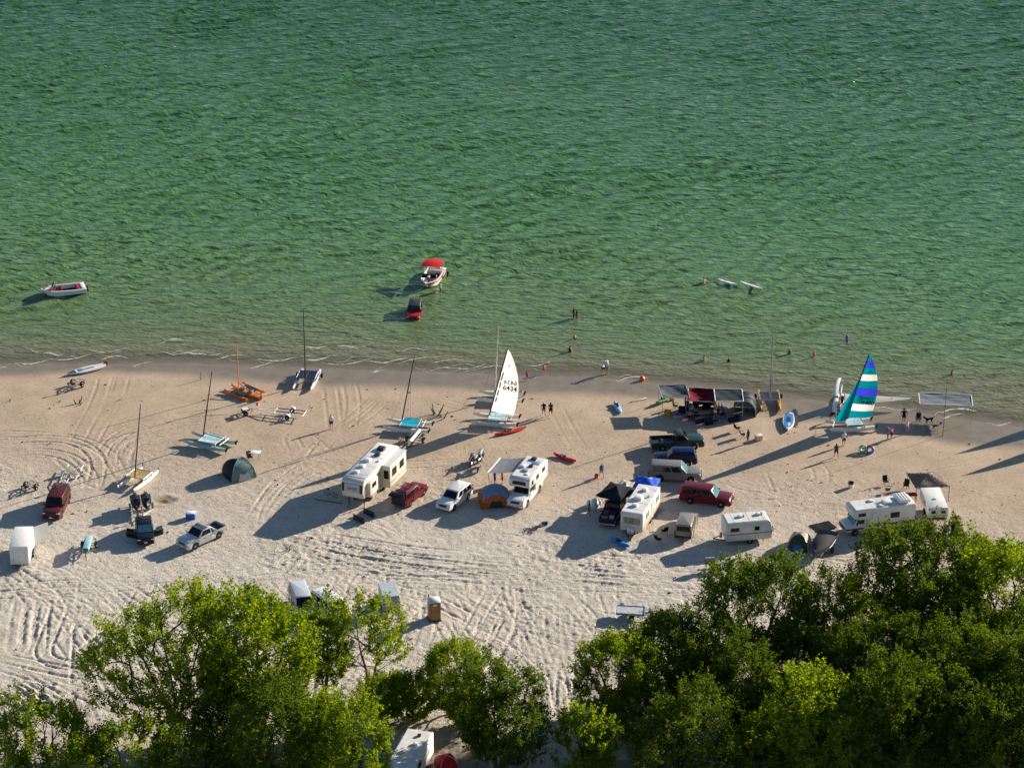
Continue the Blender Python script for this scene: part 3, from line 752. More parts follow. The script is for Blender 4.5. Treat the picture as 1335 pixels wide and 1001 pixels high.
    MB().box((h + .01, 0, gc + .22), (.16, W * .92, .22)).build('front_bumper', M_CHROME if style == 'pickup' else pm, root, bevel=.04)
    MB().box((-h - .02, 0, gc + .22), (.16, W * .92, .20)).build('rear_bumper', M_CHROME if style == 'pickup' else M_BLACK, root, bevel=.04)
    MB().box((h - .012, 0, hood - .26), (.06, W * .5, .24)).build('grille', M_BLACK, root, bevel=.015)
    MB().box((h + .085, 0, gc + .26), (.02, .34, .12)).build('licence_plate', M_WHITE, root)
    if gate_open:
        MB().box((-h - .005, 0, 1.12), (.10, W * .80, .95)).build('bay_shade_panel', M_BLACK, root)  # black slab painted in for the shade inside the open rear
        MB().box((-h - .38, 0, H + .06), (.95, W * .84, .07), ry=R(-8)).build('tailgate', M_GLASS, root, bevel=.02)
    if doors_open:
        for sgn in (1, -1):
            m = MB().box((-.55, 0, .58), (1.1, .06, .62)); d = m.build('door', pm, root, bevel=.015)
            d.location = (fx - ar - .06, sgn * (W / 2), .05); d.rotation_euler.z = -sgn * R(62)
            m = MB().box((-.62, 0, 1.12), (.8, .03, .40)); m.build('window', M_TEAL if sgn > 0 else M_GLASS, d)
    if style == 'pickup':
        bl = cr - .02 - (-h)
        for sgn in (1, -1): MB().box(((-h + cr) / 2, sgn * (W / 2 * .965 - .035), .93), (bl - .02, .085, .32)).build('bed_side', pm, root, bevel=.02)
        MB().box((-h + .04, 0, .93), (.08, W * .86, .32)).build('tailgate', pm, root, bevel=.02)
        MB().box(((-h + cr) / 2, 0, .79), (bl - .15, W * .85, .03)).build('bed_floor', M_BLACK, root)
    else:
        MB().box((-h - .005, 0, belt - .35), (.03, W * .62, .42)).build('hatch', pm, root, bevel=.01)
    if rack:
        m = MB()
        for sgn in (1, -1): m.tube([(xrr + .25, sgn * (wt - .12), H + .07), (xrf - .2, sgn * (wt - .12), H + .07)], .025)
        for k in range(3):
            x = xrr + .35 + (xrf - xrr - .6) * k / 2; m.box((x, 0, H + .07), (.05, 2 * wt - .2, .03)); m.box((x, wt - .12, H + .02), (.05, .04, .10)); m.box((x, -wt + .12, H + .02), (.05, .04, .10))
        m.build('roof_rack', M_BLACK, root)
    return root

# ---------------------------------------------------------------- boats
def hull_secs(L, w, d, rocker=.16, sheer=.10, n=14, full=.55, transom=.7):
    out = []
    for i in range(n + 1):
        t = i / n; x = -L / 2 + L * t                                    # stern -> bow (+x)
        b = w / 2 * (transom + (1 - transom) * math.sin(min(1, t / .4) * math.pi / 2)) if t < .4 else w / 2 * max(0.03, (1 - ((t - .4) / .6) ** 2.3))
        zk = rocker * (2 * t - .9) ** 2 * 1.0; zk = max(0, zk) + (.22 * d * max(0, (t - .8) / .2) ** 2)
        zd = d + sheer * (2 * t - 1) ** 2
        out.append([(x, -b, zd), (x, -b * 1.02, zk + (zd - zk) * .55), (x, -b * full, zk + (zd - zk) * .12), (x, 0, zk), (x, b * full, zk + (zd - zk) * .12), (x, b * 1.02, zk + (zd - zk) * .55), (x, b, zd), (x, 0, zd + .03)])
    return out
def catamaran(c, rz, label, hull=M_WHITE, tramp=None, mastm=None, L=5.05, B=2.3, mast_h=8.0, rake=R(8), sail=None, boom=False, jib=None, deckm=None, group='beach catamarans pulled up on the sand', lift=0.0, wheels=False, masted=True):
    root = empty('catamaran', c, rz, label, 'catamaran', group)
    mastm = mastm or M_BLACK; tramp = tramp or M_BLACK
    for s in (1, -1):
        hl = MB().loft(hull_secs(L, .34, .50, rocker=.20)).build('hull', hull, root, smooth=True); hl.location = (0, s * (B / 2 - .17), lift)
        if deckm:
            MB().box((-L * .16, 0, .545), (L * .58, .30, .05)).build('deck', deckm, hl, bevel=.015)
        m = MB().box((-L / 2 - .06, 0, .38), (.10, .03, .50)).box((-L / 2 - .16, 0, .10 + .38), (.18, .03, .62), ry=R(-25)); m.build('rudder', M_BLACK, hl)
        for x in (L * .12, -L * .27): MB().box((x, 0, .68), (.16, .10, .34)).build('pylon', M_ALU, hl)
    zt = .86 + lift
    for x in (L * .12, -L * .27): MB().tube([(x, -B / 2 + .08, zt), (x, B / 2 - .08, zt)], .045, 8).build('crossbeam', M_ALU if not deckm else M_BLACK, root)
    for s in (1, -1): MB().tube([(L * .12, s * (B / 2 - .12), zt), (-L * .27, s * (B / 2 - .12), zt)], .035, 6).build('side_rail', M_ALU, root)
    tr = MB().sheet(lambda u, v: (-L * .27 + L * .39 * u, (v - .5) * (B - .3), zt + .012 - .06 * math.sin(u * math.pi) * math.sin(v * math.pi)), 6, 6).build('trampoline', tramp, root, smooth=True)
    MB().box((-L * .075, 0, zt + .02), (L * .36, .03, .02)).build('lacing', M_WIRE, tr)
    MB().tube([(-L * .27 - .55, -B / 2 + .2, zt - .02), (-L * .27 - .55, B / 2 - .2, zt - .02)], .022, 6).build('tiller_bar', M_ALU, root)
    if wheels:
        for s in (1, -1):
            w = MB().lathe([(.05, -.10), (.24, -.12), (.28, -.05), (.28, .05), (.24, .12), (.05, .10)], (0, 0, 0), 14, 'y').build('beach_wheel', M_TYRE, root, smooth=True); w.location = (-L * .3, s * (B / 2 + .22), .28)
        MB().tube([(-L * .3, -B / 2 - .2, .28), (-L * .3, B / 2 + .2, .28)], .03).build('axle', M_ALU, root)
    if not masted: return root
    mb = Vector((L * .12, 0, zt + .04)); up = Vector((-math.sin(rake), 0, math.cos(rake))); top = mb + up * mast_h
    MB().tube([mb, mb + up * mast_h * .5, top], [.075, .07, .045], 8).build('mast', mastm, root, smooth=True)
    m = MB(); h_ = mb + up * mast_h * .70
    m.tube([h_, (-L * .02, B / 2 - .17, .55 + lift)], .011, 4); m.tube([h_, (-L * .02, -B / 2 + .17, .55 + lift)], .011, 4)
    br = Vector((L * .36, 0, .95 + lift)); m.tube([h_, br], .012, 4)
    for s in (1, -1): m.tube([br, (L * .44, s * (B / 2 - .17), .58 + lift)], .012, 4)
    m.build('rigging', M_WIRE, root)
    if boom or sail:
        MB().tube([mb + up * .45, mb + Vector((-2.5, 0, .30))], .045, 6).build('boom', mastm, root)
    if sail:
        foot, luff0, panels = sail['foot'], .55, sail['panels']
        aft = Vector((-1, 0, 0)).lerp(Vector((-.97, sail.get('swing', .12), 0)), 1).normalized()
        def sp(u, v):
            ch = foot * ((1 - v) ** .9 * .88 + .26 * math.sin(min(1, v) * math.pi) ** .9 + .05) if v < 1 else .05
            ch = max(ch, .06)
            p = mb + up * (luff0 + (mast_h - luff0 - .15) * v) + aft * (.06 + ch * u) + Vector((0, 0, -.16 * u * (1 - v)))
            return p + Vector((0, 1, 0)) * (.13 * ch * .6 * math.sin(u * math.pi) * (1 - .4 * v))
        sroot = None
        for k, (v0, v1, cm) in enumerate(panels):
            pnl = MB().sheet(lambda u, v: sp(u, v0 + (v1 - v0) * v + (0.0)), 10, 4)
            o = pnl.build('sail_panel', cm, root, smooth=True, solid=.012)
        for v in sail.get('battens', []):
            MB().tube([sp(0.02, v) + Vector((0, .02, 0)), sp(.5, v) + Vector((0, .02, 0)), sp(1, v) + Vector((0, .02, 0))], .016, 4).build('batten', sail['batten_mat'], root)
        MB().tube([sp(0.0, v / 12) for v in range(13)], .03, 4).build('luff_tape', mastm, root)
        for txt, u, v, size, cm, mir in sail.get('text', []):
            cu = bpy.data.curves.new('lettering', 'FONT'); cu.body = txt; cu.size = size; cu.extrude = .004; cu.align_x = 'CENTER'; cu.offset = size * .022
            tmp = bpy.data.objects.new('tmp', cu); COL.objects.link(tmp)
            me = bpy.data.meshes.new_from_object(tmp.evaluated_get(bpy.context.evaluated_depsgraph_get())); bpy.data.objects.remove(tmp)
            o = bpy.data.objects.new('lettering', me); COL.objects.link(o); o.parent = root; me.materials.clear(); me.materials.append(cm)
            p = sp(u, v) + Vector((0, .05, 0)); right = (sp(u + .1, v) - sp(u - .1, v)).normalized(); upv = (sp(u, v + .05) - sp(u, v - .05)).normalized()
            if mir: right = -right
            nn = right.cross(upv).normalized(); 
            Mx = Matrix((right, upv, nn)).transposed().to_4x4(); Mx.translation = p; o.matrix_local = Mx
        for u, v, s_, cm in sail.get('marks', []):                       # small winged emblem
            p = sp(u, v) + Vector((0, .045, 0)); rt_ = (sp(u + .1, v) - sp(u - .1, v)).normalized(); uv = (sp(u, v + .04) - sp(u, v - .04)).normalized()
            m = MB()
            for poly in ([(-.5, -.12), (.1, .42), (.16, .22), (-.2, -.12)], [(-.15, -.05), (.28, .12), (.62, -.22), (.15, -.02)], [(-.6, -.3), (.1, -.22), (.1, -.30), (-.55, -.38)]):
                m.quad([p + rt_ * (a * s_) + uv * (b * s_) for a, b in poly], .006, Vector((0, 1, 0)))
            m.build('emblem', cm, root)
    if jib:
        tk = Vector((L * .36, 0, 1.0 + lift)); hd = mb + up * mast_h * .68; cl = mb + Vector((-.25, .38, .45))
        MB().sheet(lambda u, v: tk.lerp(hd, v).lerp(cl.lerp(hd, v), u) + Vector((0, .32 * math.sin(u * math.pi) * (1 - v), 0)), 8, 12).build('jib', jib, root, smooth=True, solid=.012)
    return root
def kayak(c, rz, label, L, W, m, seatm=None, name='kayak', cat='kayak', tilt=0.0, D=.30, group='kayaks and boards'):
    root = empty(name, c, rz, label, cat, group); root.rotation_euler = (tilt, 0, rz)
    S = []
    n = 16
    for i in range(n + 1):
        t = i / n; x = (t - .5) * L; b = W / 2 * max(.04, math.sin(math.pi * (.02 + .96 * t)) ** .75); r = .10 * (2 * t - 1) ** 4
        zd = D + .08 * (2 * t - 1) ** 2
        S.append([(x, -b, zd * .72), (x, -b * .72, r + .05), (x, 0, r), (x, b * .72, r + .05), (x, b, zd * .72), (x, b * .55, zd), (x, 0, zd + .02), (x, -b * .55, zd)])
    MB().loft(S).build('hull', m, root, smooth=True)
    if seatm:
        o = MB().lathe([(.02, 0), (.5, 0), (.54, .02), (.5, .05), (.46, .02), (.02, .015)], (0, 0, 0), 16).build('cockpit', M_BLACK, root, smooth=True)
        o.scale = (L * .20, W * .62, 1); o.location = (-.05 * L, 0, D + .012)
        MB().box((-.16 * L, 0, D + .10), (.06, W * .5, .22), ry=R(-12)).build('seat', seatm, root, bevel=.02)
    for s in (1, -1):
        if seatm: MB().lathe([(.01, 0), (.10, 0), (.10, .025), (.01, .03)], (s * L * .30, 0, D + .015), 10).build('hatch', M_BLACK, root)
        elif s > 0: MB().box((-L * .05, 0, D + .025), (L * .5, W * .45, .012)).build('deck_pad', mat('pale_pad', (.70, .70, .68), .8), root)
    return root
def motorboat(c, rz, label, L=5.3, W=2.1, hullm=None, inm=None, stripe=None, bimini=None, seatm=None, name='motorboat'):
    root = empty(name, c, rz, label, 'boat', 'motorboats in the shallows')
    hullm = hullm or M_WHITE; secs = []; n = 16
    for i in range(n + 1):
        t = i / n; x = (t - .5) * L; b = W / 2 * (1 if t < .5 else max(.05, 1 - ((t - .5) / .5) ** 3.0)); zs = .66 + .22 * t * t; zk = -.22 + .75 * max(0, (t - .72) / .28) ** 2
        bi = max(.02, b - .16); zf = .12 if .06 < t < .90 else zs - .02
        secs.append([(x, -b, zs), (x, -b * .93, zk + .30), (x, 0, zk), (x, b * .93, zk + .30), (x, b, zs), (x, bi, zs), (x, bi * .95, zf), (x, -bi * .95, zf), (x, -bi, zs)])
    MB().loft(secs).build('hull', hullm, root, smooth=True)
    MB().box((-.06 * L, 0, .135), (L * .70, W - .44, .02)).build('cockpit_floor', inm, root)
    if stripe:
        for s in (1, -1):
            m = MB().sheet(lambda u, v: (lambda t: ((t - .5) * L, s * (.012 + (W / 2 * (1 if t < .5 else max(.05, 1 - ((t - .5) / .5) ** 3.0))) * (.975 + .02 * v)), (.66 + .22 * t * t) - .34 + .26 * v))(u * .96 + .01), 16, 1); m.build('stripe', stripe, root, solid=.01)
    for s in (1, -1):
        MB().box((.10 * L, s * .48, .42), (.5, .5, .38)).build('seat', seatm, root, bevel=.05)
        MB().box((.10 * L - .26, s * .48, .66), (.12, .5, .42)).build('backrest', seatm, root, bevel=.04)
        MB().box((.34 * L, s * .30, .42), (.9, .28, .36)).build('bow_cushion', seatm, root, bevel=.05)
    MB().box((-.33 * L, 0, .45), (.5, W - .5, .42)).build('rear_bench', seatm, root, bevel=.06)
    MB().box((-.44 * L, 0, .58), (.55, W - .44, .30)).build('engine_cover', M_WHITE, root, bevel=.08)
    for s in (1, -1): MB().quad([(.24 * L, s * .95, .92), (.24 * L, s * .12, .92), (.19 * L, s * .12, 1.32), (.18 * L, s * .86, 1.32)], .02).build('windshield', M_GLASS, root)
    m = MB().tube([(.24 * L, -.96, .92), (.18 * L, -.87, 1.34), (.18 * L, .87, 1.34), (.24 * L, .96, .92)], .025); m.build('windshield_frame', M_ALU, root)
    MB().box((-.53 * L, 0, .25), (.35, .40, .7)).box((-.56 * L, 0, -.15), (.2, .14, .5)).build('sterndrive', M_BLACK, root, bevel=.04)
    if bimini:
        MB().sheet(lambda u, v: (-.30 * L + .42 * L * u, (v - .5) * (W + .1), 2.05 + .16 * math.sin(u * math.pi) + .14 * math.sin(v * math.pi)), 8, 8).build('bimini', bimini, root, smooth=True, solid=.03)
        for s in (1, -1):
            m = MB(); m.tube([(-.10 * L, s * W * .46, .85), (-.30 * L, s * W * .50, 2.04)], .022); m.tube([(-.10 * L, s * W * .46, .85), (.12 * L, s * W * .50, 2.04)], .022); m.tube([(-.10 * L, s * W * .46, .85), (-.09 * L, s * W * .5, 2.2)], .022); m.build('bimini_frame', M_ALU, root)
    return root

# ---------------------------------------------------------------- camp gear
def shade(name, c, rz, label, a, b, h, m, peak=.0, sag=.12, post=None, valance=.0, group='shade canopies', n=4, frame=None):
    root = empty(name, c, rz, label, 'canopy', group); pm = post or M_ALU
    for sx in (1, -1):
        for sy in (1, -1):
            x, y = sx * (a / 2 - .04), sy * (b / 2 - .04); gz = -0.06
            MB().tube([(x * 1.0, y * 1.0, gz), (x, y, h)], .03, 6).build('post', pm, root)
    def f(u, v):
        p = min(1 - abs(2 * u - 1), 1 - abs(2 * v - 1)); e = math.sin(u * math.pi) * math.sin(v * math.pi)
        edge = -.10 * (math.sin(u * math.pi) if v in (0, 1) else math.sin(v * math.pi) if u in (0, 1) else 0) if peak else 0
        return ((u - .5) * (a + .05), (v - .5) * (b + .05), h + .03 + peak * p - sag * e * (0 if peak else 1) + edge + .03 * math.sin(u * 13 + v * 9 + a) + .025 * math.sin(u * 5 - v * 17))
    MB().sheet(f, 12, 12).build('roof_fabric', m, root, smooth=not peak, solid=.015)
    if peak:
        mm = MB()
        for sx in (1, -1):
            for sy in (1, -1): mm.tube([(sx * (a / 2 - .04), sy * (b / 2 - .04), h), (0, 0, h + peak)], .018, 4)
        mm.build('roof_frame', pm, root)
    else:
        for s in (1, -1):
            MB().tube([(-a / 2, s * b / 2, h + .03), (a / 2, s * b / 2, h + .03)], .03 if not frame else .05, 6).build('rail', frame or pm, root)
            MB().tube([(s * a / 2, -b / 2 + .05, h + .03), (s * a / 2, b / 2 - .05, h + .03)], .03 if not frame else .05, 6).build('rail', frame or pm, root)
    if valance:
        for s in (1, -1): MB().box((0, s * (b / 2 + .03), h - valance / 2), (a, .02, valance)).build('valance', m, root)
    return root
def dome_tent(c, rz, label, a, b, h, m1, m2, door=None, fly=None, skirt=None):
    root = empty('dome_tent', c, rz, label, 'tent', 'tents')
    for k in range(4):
        def f(u, v, k=k):
            ang = math.pi / 2 * (k + u) + math.pi / 4
            cx, cy = math.cos(ang), math.sin(ang); q = 1 / max(abs(cx), abs(cy)); q = q * .62 + .38 * 1.06
            r = math.cos(v * math.pi / 2) ** .8
            return (a / 2 * cx * q * r, b / 2 * cy * q * r, h * math.sin(v * math.pi / 2) ** .95 - .02)
        MB().sheet(f, 8, 8).build('panel', (m1, m2)[k % 2], root, smooth=True, solid=.01)
    for k in range(2):
        ang = math.pi / 4 + k * math.pi / 2; ca, sa = math.cos(ang) * 1.30, math.sin(ang) * 1.30
        pts = [(a / 2 * ca * math.cos(t) ** .8 * (1 if True else 1), b / 2 * sa * math.cos(t) ** .8, h * math.sin(t) ** .95 + .015) for t in [R(x) for x in (1, 20, 40, 60, 78, 89)]]
        pts2 = [(-x, -y, z) for x, y, z in pts[::-1]]
        MB().tube(pts + pts2, .018, 5).build('pole', M_ALU, root)
    if door:
        m = MB().sheet(lambda u, v: ((u - .5) * a * .50 * (1 - .75 * v), -b / 2 * 1.045 * math.cos(v * .62 * math.pi / 2 + .05) ** .8 - .03, .08 + h * .80 * math.sin(v * .62 * math.pi / 2)), 4, 4); m.build('door', door, root, solid=.01)
    if fly:
        MB().sheet(lambda u, v: ((u - .5) * a * .86, (v - .5) * b * .86, h * 1.14 - .36 * h * 4 * ((u - .5) ** 2 + (v - .5) ** 2)), 10, 10).build('rain_fly', fly, root, smooth=True, solid=.015)
    if skirt:
        m = MB()
        for s in (1, -1): m.box((0, s * b * .50, .24), (a * 1.0, .03, .5), rx=R(8) * s); m.box((s * a * .50, 0, .24), (.03, b * 1.0, .5), ry=R(-8) * s)
        m.build('lower_wall', skirt, root)
    return root
def chair(c, rz, label, m, name='camp_chair'):
    root = empty(name, c, rz, label, 'chair', 'folding camp chairs')
    MB().sheet(lambda u, v: ((u - .5) * .5, (v - .5) * .55, .42 - .05 * math.sin(u * math.pi)), 4, 4).build('seat', m, root, solid=.02)
    MB().sheet(lambda u, v: (-.25 - .16 * v, (u - .5) * .55, .42 + .55 * v), 4, 4).build('backrest', m, root, solid=.02)
    for sx in (1, -1):
        for sy in (1, -1): MB().tube([(sx * .28, sy * .28, -.02), (-sx * .10, sy * .28, .44)], .016, 4).build('leg', M_DARKMETAL, root)
    for s in (1, -1): MB().box((-.02, s * .30, .62), (.5, .07, .03)).build('armrest', m, root)
    return root
def table(c, rz, label, a, b, h, m, legm=None, name='folding_table'):
    root = empty(name, c, rz, label, 'table', 'camp tables')
    MB().box((0, 0, h), (a, b, .05)).build('table_top', m, root, bevel=.012)
    for sx in (1, -1):
        for sy in (1, -1): MB().tube([(sx * a * .43, sy * b * .40, -.04), (sx * a * .40, sy * b * .36, h - .03)], .025, 5).build('leg', legm or M_DARKMETAL, root)
    return root
def cooler(c, rz, label, a, b, h, m, lid, name='cooler', cat='cooler'):
    root = empty(name, c, rz, label, cat, 'coolers and boxes')
    MB().box((0, 0, h / 2 - .02), (a, b, h)).build('body', m, root, bevel=.03)
    MB().box((0, 0, h + .02), (a * 1.03, b * 1.03, .10)).build('lid', lid, root, bevel=.03)
    for s in (1, -1): MB().tube([(s * a * .5, -.12, h * .7), (s * (a * .5 + .05), -.10, h * .72), (s * (a * .5 + .05), .10, h * .72), (s * a * .5, .12, h * .7)], .015, 4).build('handle', lid, root)
    return root
def trailer_frame(c, rz, label, L, W, m, name='boat_trailer', wr=.30, vshape=True, extra=None, group='boat trailers'):
    """open boat trailer: tongue towards +x"""
    root = empty(name, c, rz, label, 'trailer', group)
    MB().tube([(-L * .10, 0, .48), (L * .5, 0, .46)], .05, 6).build('tongue', m, root)
    for s in (1, -1):
        MB().tube([(-L * .5, s * W * .42, .50), (L * .10, s * W * .42, .50)] + ([(L * .34, .04 * s, .48)] if vshape else []), .045, 6).build('rail', m, root)
        MB().tube([(-L * .46, s * W * .20, .66), (L * .02, s * W * .20, .64)], .05, 6).build('bunk', M_BLACK, root)
        wheel(root, -L * .20, s * (W * .5 + .05), wr, .18, M_WHITE, side=s)
        MB().sheet(lambda u, v: (-L * .20 + .40 * math.cos(math.pi * u), s * (W * .5 + .05) + (v - .5) * .24, .34 + .40 * math.sin(math.pi * u)), 6, 1).build('fender', m, root, solid=.02)
    for x in (-L * .46, -L * .22, L * .05): MB().tube([(x, -W * .42, .50), (x, W * .42, .50)], .04, 6).build('crossmember', m, root)
    MB().tube([(-L * .20, -W * .5, .30), (-L * .20, W * .5, .30)], .035, 6).build('axle', M_DARKMETAL, root)
    MB().tube([(L * .36, 0, .46), (L * .36, 0, 1.05)], .05, 6).box((L * .35, 0, 1.02), (.22, .16, .16)).build('winch_post', m, root)
    MB().tube([(L * .46, .06, -.02), (L * .46, .06, .62)], .035, 6).build('jack', M_DARKMETAL, root)
    return root
def rv(name, c, rz, label, L, W, z0, z1, bodym, cat='trailer', prof=None, roofm=None, group='trailers and campers on the beach', bev=.07):
    root = empty(name, c, rz, label, cat, group)
    p = prof or [(-L / 2, z0), (-L / 2, z1), (L / 2, z1), (L / 2, z0)]
    MB().prism(p, -W / 2, W / 2).build('body', bodym, root, bevel=bev)
    return root
def plate(root, name, face, u, z, w, h, m, L, W, zt=0, th=.02, frame=None, lift=0.0):
    """rectangular piece on a wall of a box body: face L(+y) R(-y) F(+x) B(-x)"""
    def q(w_, h_, o): 
        if face in 'LR':
            s = 1 if face == 'L' else -1; y = s * (W / 2 + o)
            return [(u - w_ / 2, y, z - h_ / 2), (u + w_ / 2, y, z - h_ / 2), (u + w_ / 2, y, z + h_ / 2), (u - w_ / 2, y, z + h_ / 2)], Vector((0, s, 0))
        s = 1 if face == 'F' else -1; x = s * (L / 2 + o)
        return [(x, u - w_ / 2, z - h_ / 2), (x, u + w_ / 2, z - h_ / 2), (x, u + w_ / 2, z + h_ / 2), (x, u - w_ / 2, z + h_ / 2)], Vector((s, 0, 0))
    P, n = q(w, h, .004 + lift); o = MB().quad(P, th, n).build(name, m, root)
    if frame:
        mm = MB()
        for (du, dz, ww, hh) in ((0, h / 2, w + .1, .05), (0, -h / 2, w + .1, .05), (w / 2, 0, .05, h), (-w / 2, 0, .05, h)):
            a, b = (u + du, z + dz)
            if face in 'LR': mm.box((a, (1 if face == 'L' else -1) * (W / 2 + .02 + lift), b), (ww, .05, hh))
            else: mm.box(((1 if face == 'F' else -1) * (L / 2 + .02 + lift), a, b), (.05, ww, hh))
        mm.build('frame', frame, o)
    return o
def vent(root, x, y, z, s, m, h=.14, nm='roof_vent'): MB().box((x, y, z + h / 2 - .01), (s, s, h)).build(nm, m, root, bevel=.025)

# ---------------------------------------------------------------- people: one continuous skinned body per pose
POSES = {}
def body_mesh(key):
    if key in POSES: return POSES[key]
    J = {}; E = []
    def j(n, x, y, z, r): J[n] = (x, y, z, r)
    lean = {'bend': R(62), 'sit': R(-8), 'walk': R(4)}.get(key, 0)
    hip = {'sit': .50}.get(key, .93)
    def sp(h): return (math.sin(lean) * h, hip + math.cos(lean) * h)
    j('pelvis', 0, 0, hip, .135)
    for n, h, r in (('waist', .16, .125), ('chest', .38, .150), ('collar', .50, .115), ('neck', .575, .058), ('chin', .63, .080), ('head', .70, .098), ('crown', .79, .070)):
        x, z = sp(h); j(n, x + (.02 if n in ('chin', 'head') else 0), 0, z, r)
    ch = ['pelvis', 'waist', 'chest', 'collar', 'neck', 'chin', 'head', 'crown']; E += list(zip(ch, ch[1:]))
    x, z = sp(.685); j('nose', x + .125, 0, z - .02, .020); E.append(('head', 'nose'))
    arms = {'stand': ((.02, .20, .04), (.03, .22, .09)), 'walk': ((.10, .20, .12), (-.14, .20, .05)), 'akimbo': ((-.02, .36, .10), (.05, .24, .02)), 'raise': ((.10, .30, -.10), (.30, .34, -.30)),
            'bend': ((.10, .18, .0), (.16, .2, .0)), 'sit': ((.10, .22, .04), (.26, .2, .06)), 'swim': ((.20, .34, .05), (.42, .40, .02))}
    A = arms.get(key, arms['stand'])
    sx, sz = sp(.46)
    for s, nm in ((1, 'l'), (-1, 'r')):
        j(nm + 'sh', sx, s * .185, sz, .062)
        d = -1 if (key == 'walk' and s < 0) else 1
        ex = A[0][0] * d; j(nm + 'el', sx + ex, s * (A[0][1] + .04), sz - .27 + max(0, -A[0][2]) * 1.5, .045)
        j(nm + 'wr', sx + ex + A[1][0] * d * .6 + .06, s * (A[1][1] + .02), sz - .50 + max(0, -A[1][2]) * 2.2, .032)
        E += [('collar', nm + 'sh'), (nm + 'sh', nm + 'el'), (nm + 'el', nm + 'wr')]
        if key == 'sit': kx, kz, ax, az = .42, .50, .45, .09
        elif key == 'walk': kx, kz, ax, az = .17 * s + .05, .50, .26 * s - .04, .08 + (.06 if s < 0 else 0)
        elif key == 'bend': kx, kz, ax, az = .04, .49, -.02, .08
        else: kx, kz, ax, az = .03, .49, 0, .08
        j(nm + 'hip', 0 if key != 'sit' else .05, s * .10, hip - .05, .098); j(nm + 'kn', kx, s * .115, kz, .062); j(nm + 'an', ax, s * .12, az, .042); j(nm + 'toe', ax + .17, s * .13, az - .045, .032)
        E += [('pelvis', nm + 'hip'), (nm + 'hip', nm + 'kn'), (nm + 'kn', nm + 'an'), (nm + 'an', nm + 'toe')]
    names = list(J); idx = {n: i for i, n in enumerate(names)}
    me = bpy.data.meshes.new('sk'); me.from_pydata([J[n][:3] for n in names], [(idx[a], idx[b]) for a, b in E], [])
    o = bpy.data.objects.new('sk', me); COL.objects.link(o)
    o.modifiers.new('s', 'SKIN')
    sv = me.skin_vertices[0].data
    for i, n in enumerate(names): sv[i].radius = (J[n][3], J[n][3] * (1.25 if n in ('chest', 'waist', 'pelvis') else 1.0)); sv[i].use_root = (n == 'pelvis')
    ss = o.modifiers.new('d', 'SUBSURF'); ss.levels = 1; ss.render_levels = 1
    bm_me = bpy.data.meshes.new_from_object(o.evaluated_get(bpy.context.evaluated_depsgraph_get()))
    bpy.data.objects.remove(o)
    V = [tuple(v.co) for v in bm_me.vertices]; N_ = [v.normal.copy() for v in bm_me.vertices]; F = [tuple(p.vertices) for p in bm_me.polygons]
    seg = {}
    def bone(p):
        best = None
        for a, b in E:
            A_, B_ = Vector(J[a][:3]), Vector(J[b][:3]); ab = B_ - A_; t = max(0, min(1, (p - A_).dot(ab) / ab.length_squared)); d = (p - A_ - ab * t).length - (J[a][3] * (1 - t) + J[b][3] * t)
            if best is None or d < best[0]: best = (d, a, b, t)
        return best
    FB = []
    for f in F:
        p = sum((Vector(V[i]) for i in f), Vector()) / len(f); FB.append(bone(p) + (p,))
    hands = MB()                                                         # palm, four fingers, thumb on each wrist
    for s, nm in ((1, 'l'), (-1, 'r')):
        w = Vector(J[nm + 'wr'][:3]); e = Vector(J[nm + 'el'][:3]); d = (w - e).normalized(); sd = Vector((1, 0, 0)) - d * d.x; sd.normalize(); up = d.cross(sd)
        hands.tube([w - d * .03, w + d * .03, w + d * .085], [.030, .040, .036], 6)
        for k in range(4):
            l = (.065, .078, .072, .056)[k]; b0 = w + d * .07 + sd * (.03 - .02 * k)
            hands.tube([b0, b0 + d * l * .55 + up * .006 * s, b0 + d * l + up * .022 * s], [.010, .009, .007], 4)
        b0 = w + d * .02 + sd * .035; hands.tube([b0, b0 + d * .035 + sd * .03, b0 + d * .07 + sd * .035], [.012, .010, .008], 4)
    body_v = V + hands.v; n0 = len(V); body_f = F + [tuple(i + n0 for i in f) for f in hands.f]
    def pick(test, off):
        vid = {}; vv = []; ff = []
        for f, fb in zip(F, FB):
            if test(fb):
                g = []
                for i in f:
                    if i not in vid: vid[i] = len(vv); vv.append(tuple(Vector(V[i]) + N_[i] * off))
                    g.append(vid[i])
                ff.append(g)
        return vv, ff
    hx, hz = sp(.70)
    out = {'body': (body_v, body_f),
           'shirt': pick(lambda b: (b[1] in ('waist', 'chest') or (b[1] == 'pelvis' and b[2] == 'waist') or (b[1] == 'collar' and b[2] != 'neck') or (b[1][1:] == 'sh' and b[3] < .55)), .014),
           'shorts': pick(lambda b: (b[2][1:] == 'hip' or (b[1][1:] == 'hip' and b[3] < .70) or (b[1] == 'pelvis' and b[3] < .4)), .020),
           'trousers': pick(lambda b: (b[2][1:] == 'hip' or b[1][1:] in ('hip', 'kn') or (b[1] == 'pelvis' and b[3] < .4)), .020),
           'trunk': pick(lambda b: (b[1] in ('waist', 'chest', 'pelvis') or b[2][1:] == 'hip' or (b[1][1:] == 'hip' and b[3] < .15)), .014),
           'hair': pick(lambda b: b[1] in ('chin', 'head') and b[2] in ('head', 'crown') and ((b[4].x - hx) < .035 or b[4].z > hz + .075), .016)}
    POSES[key] = out
    return out
PEOPLE = []
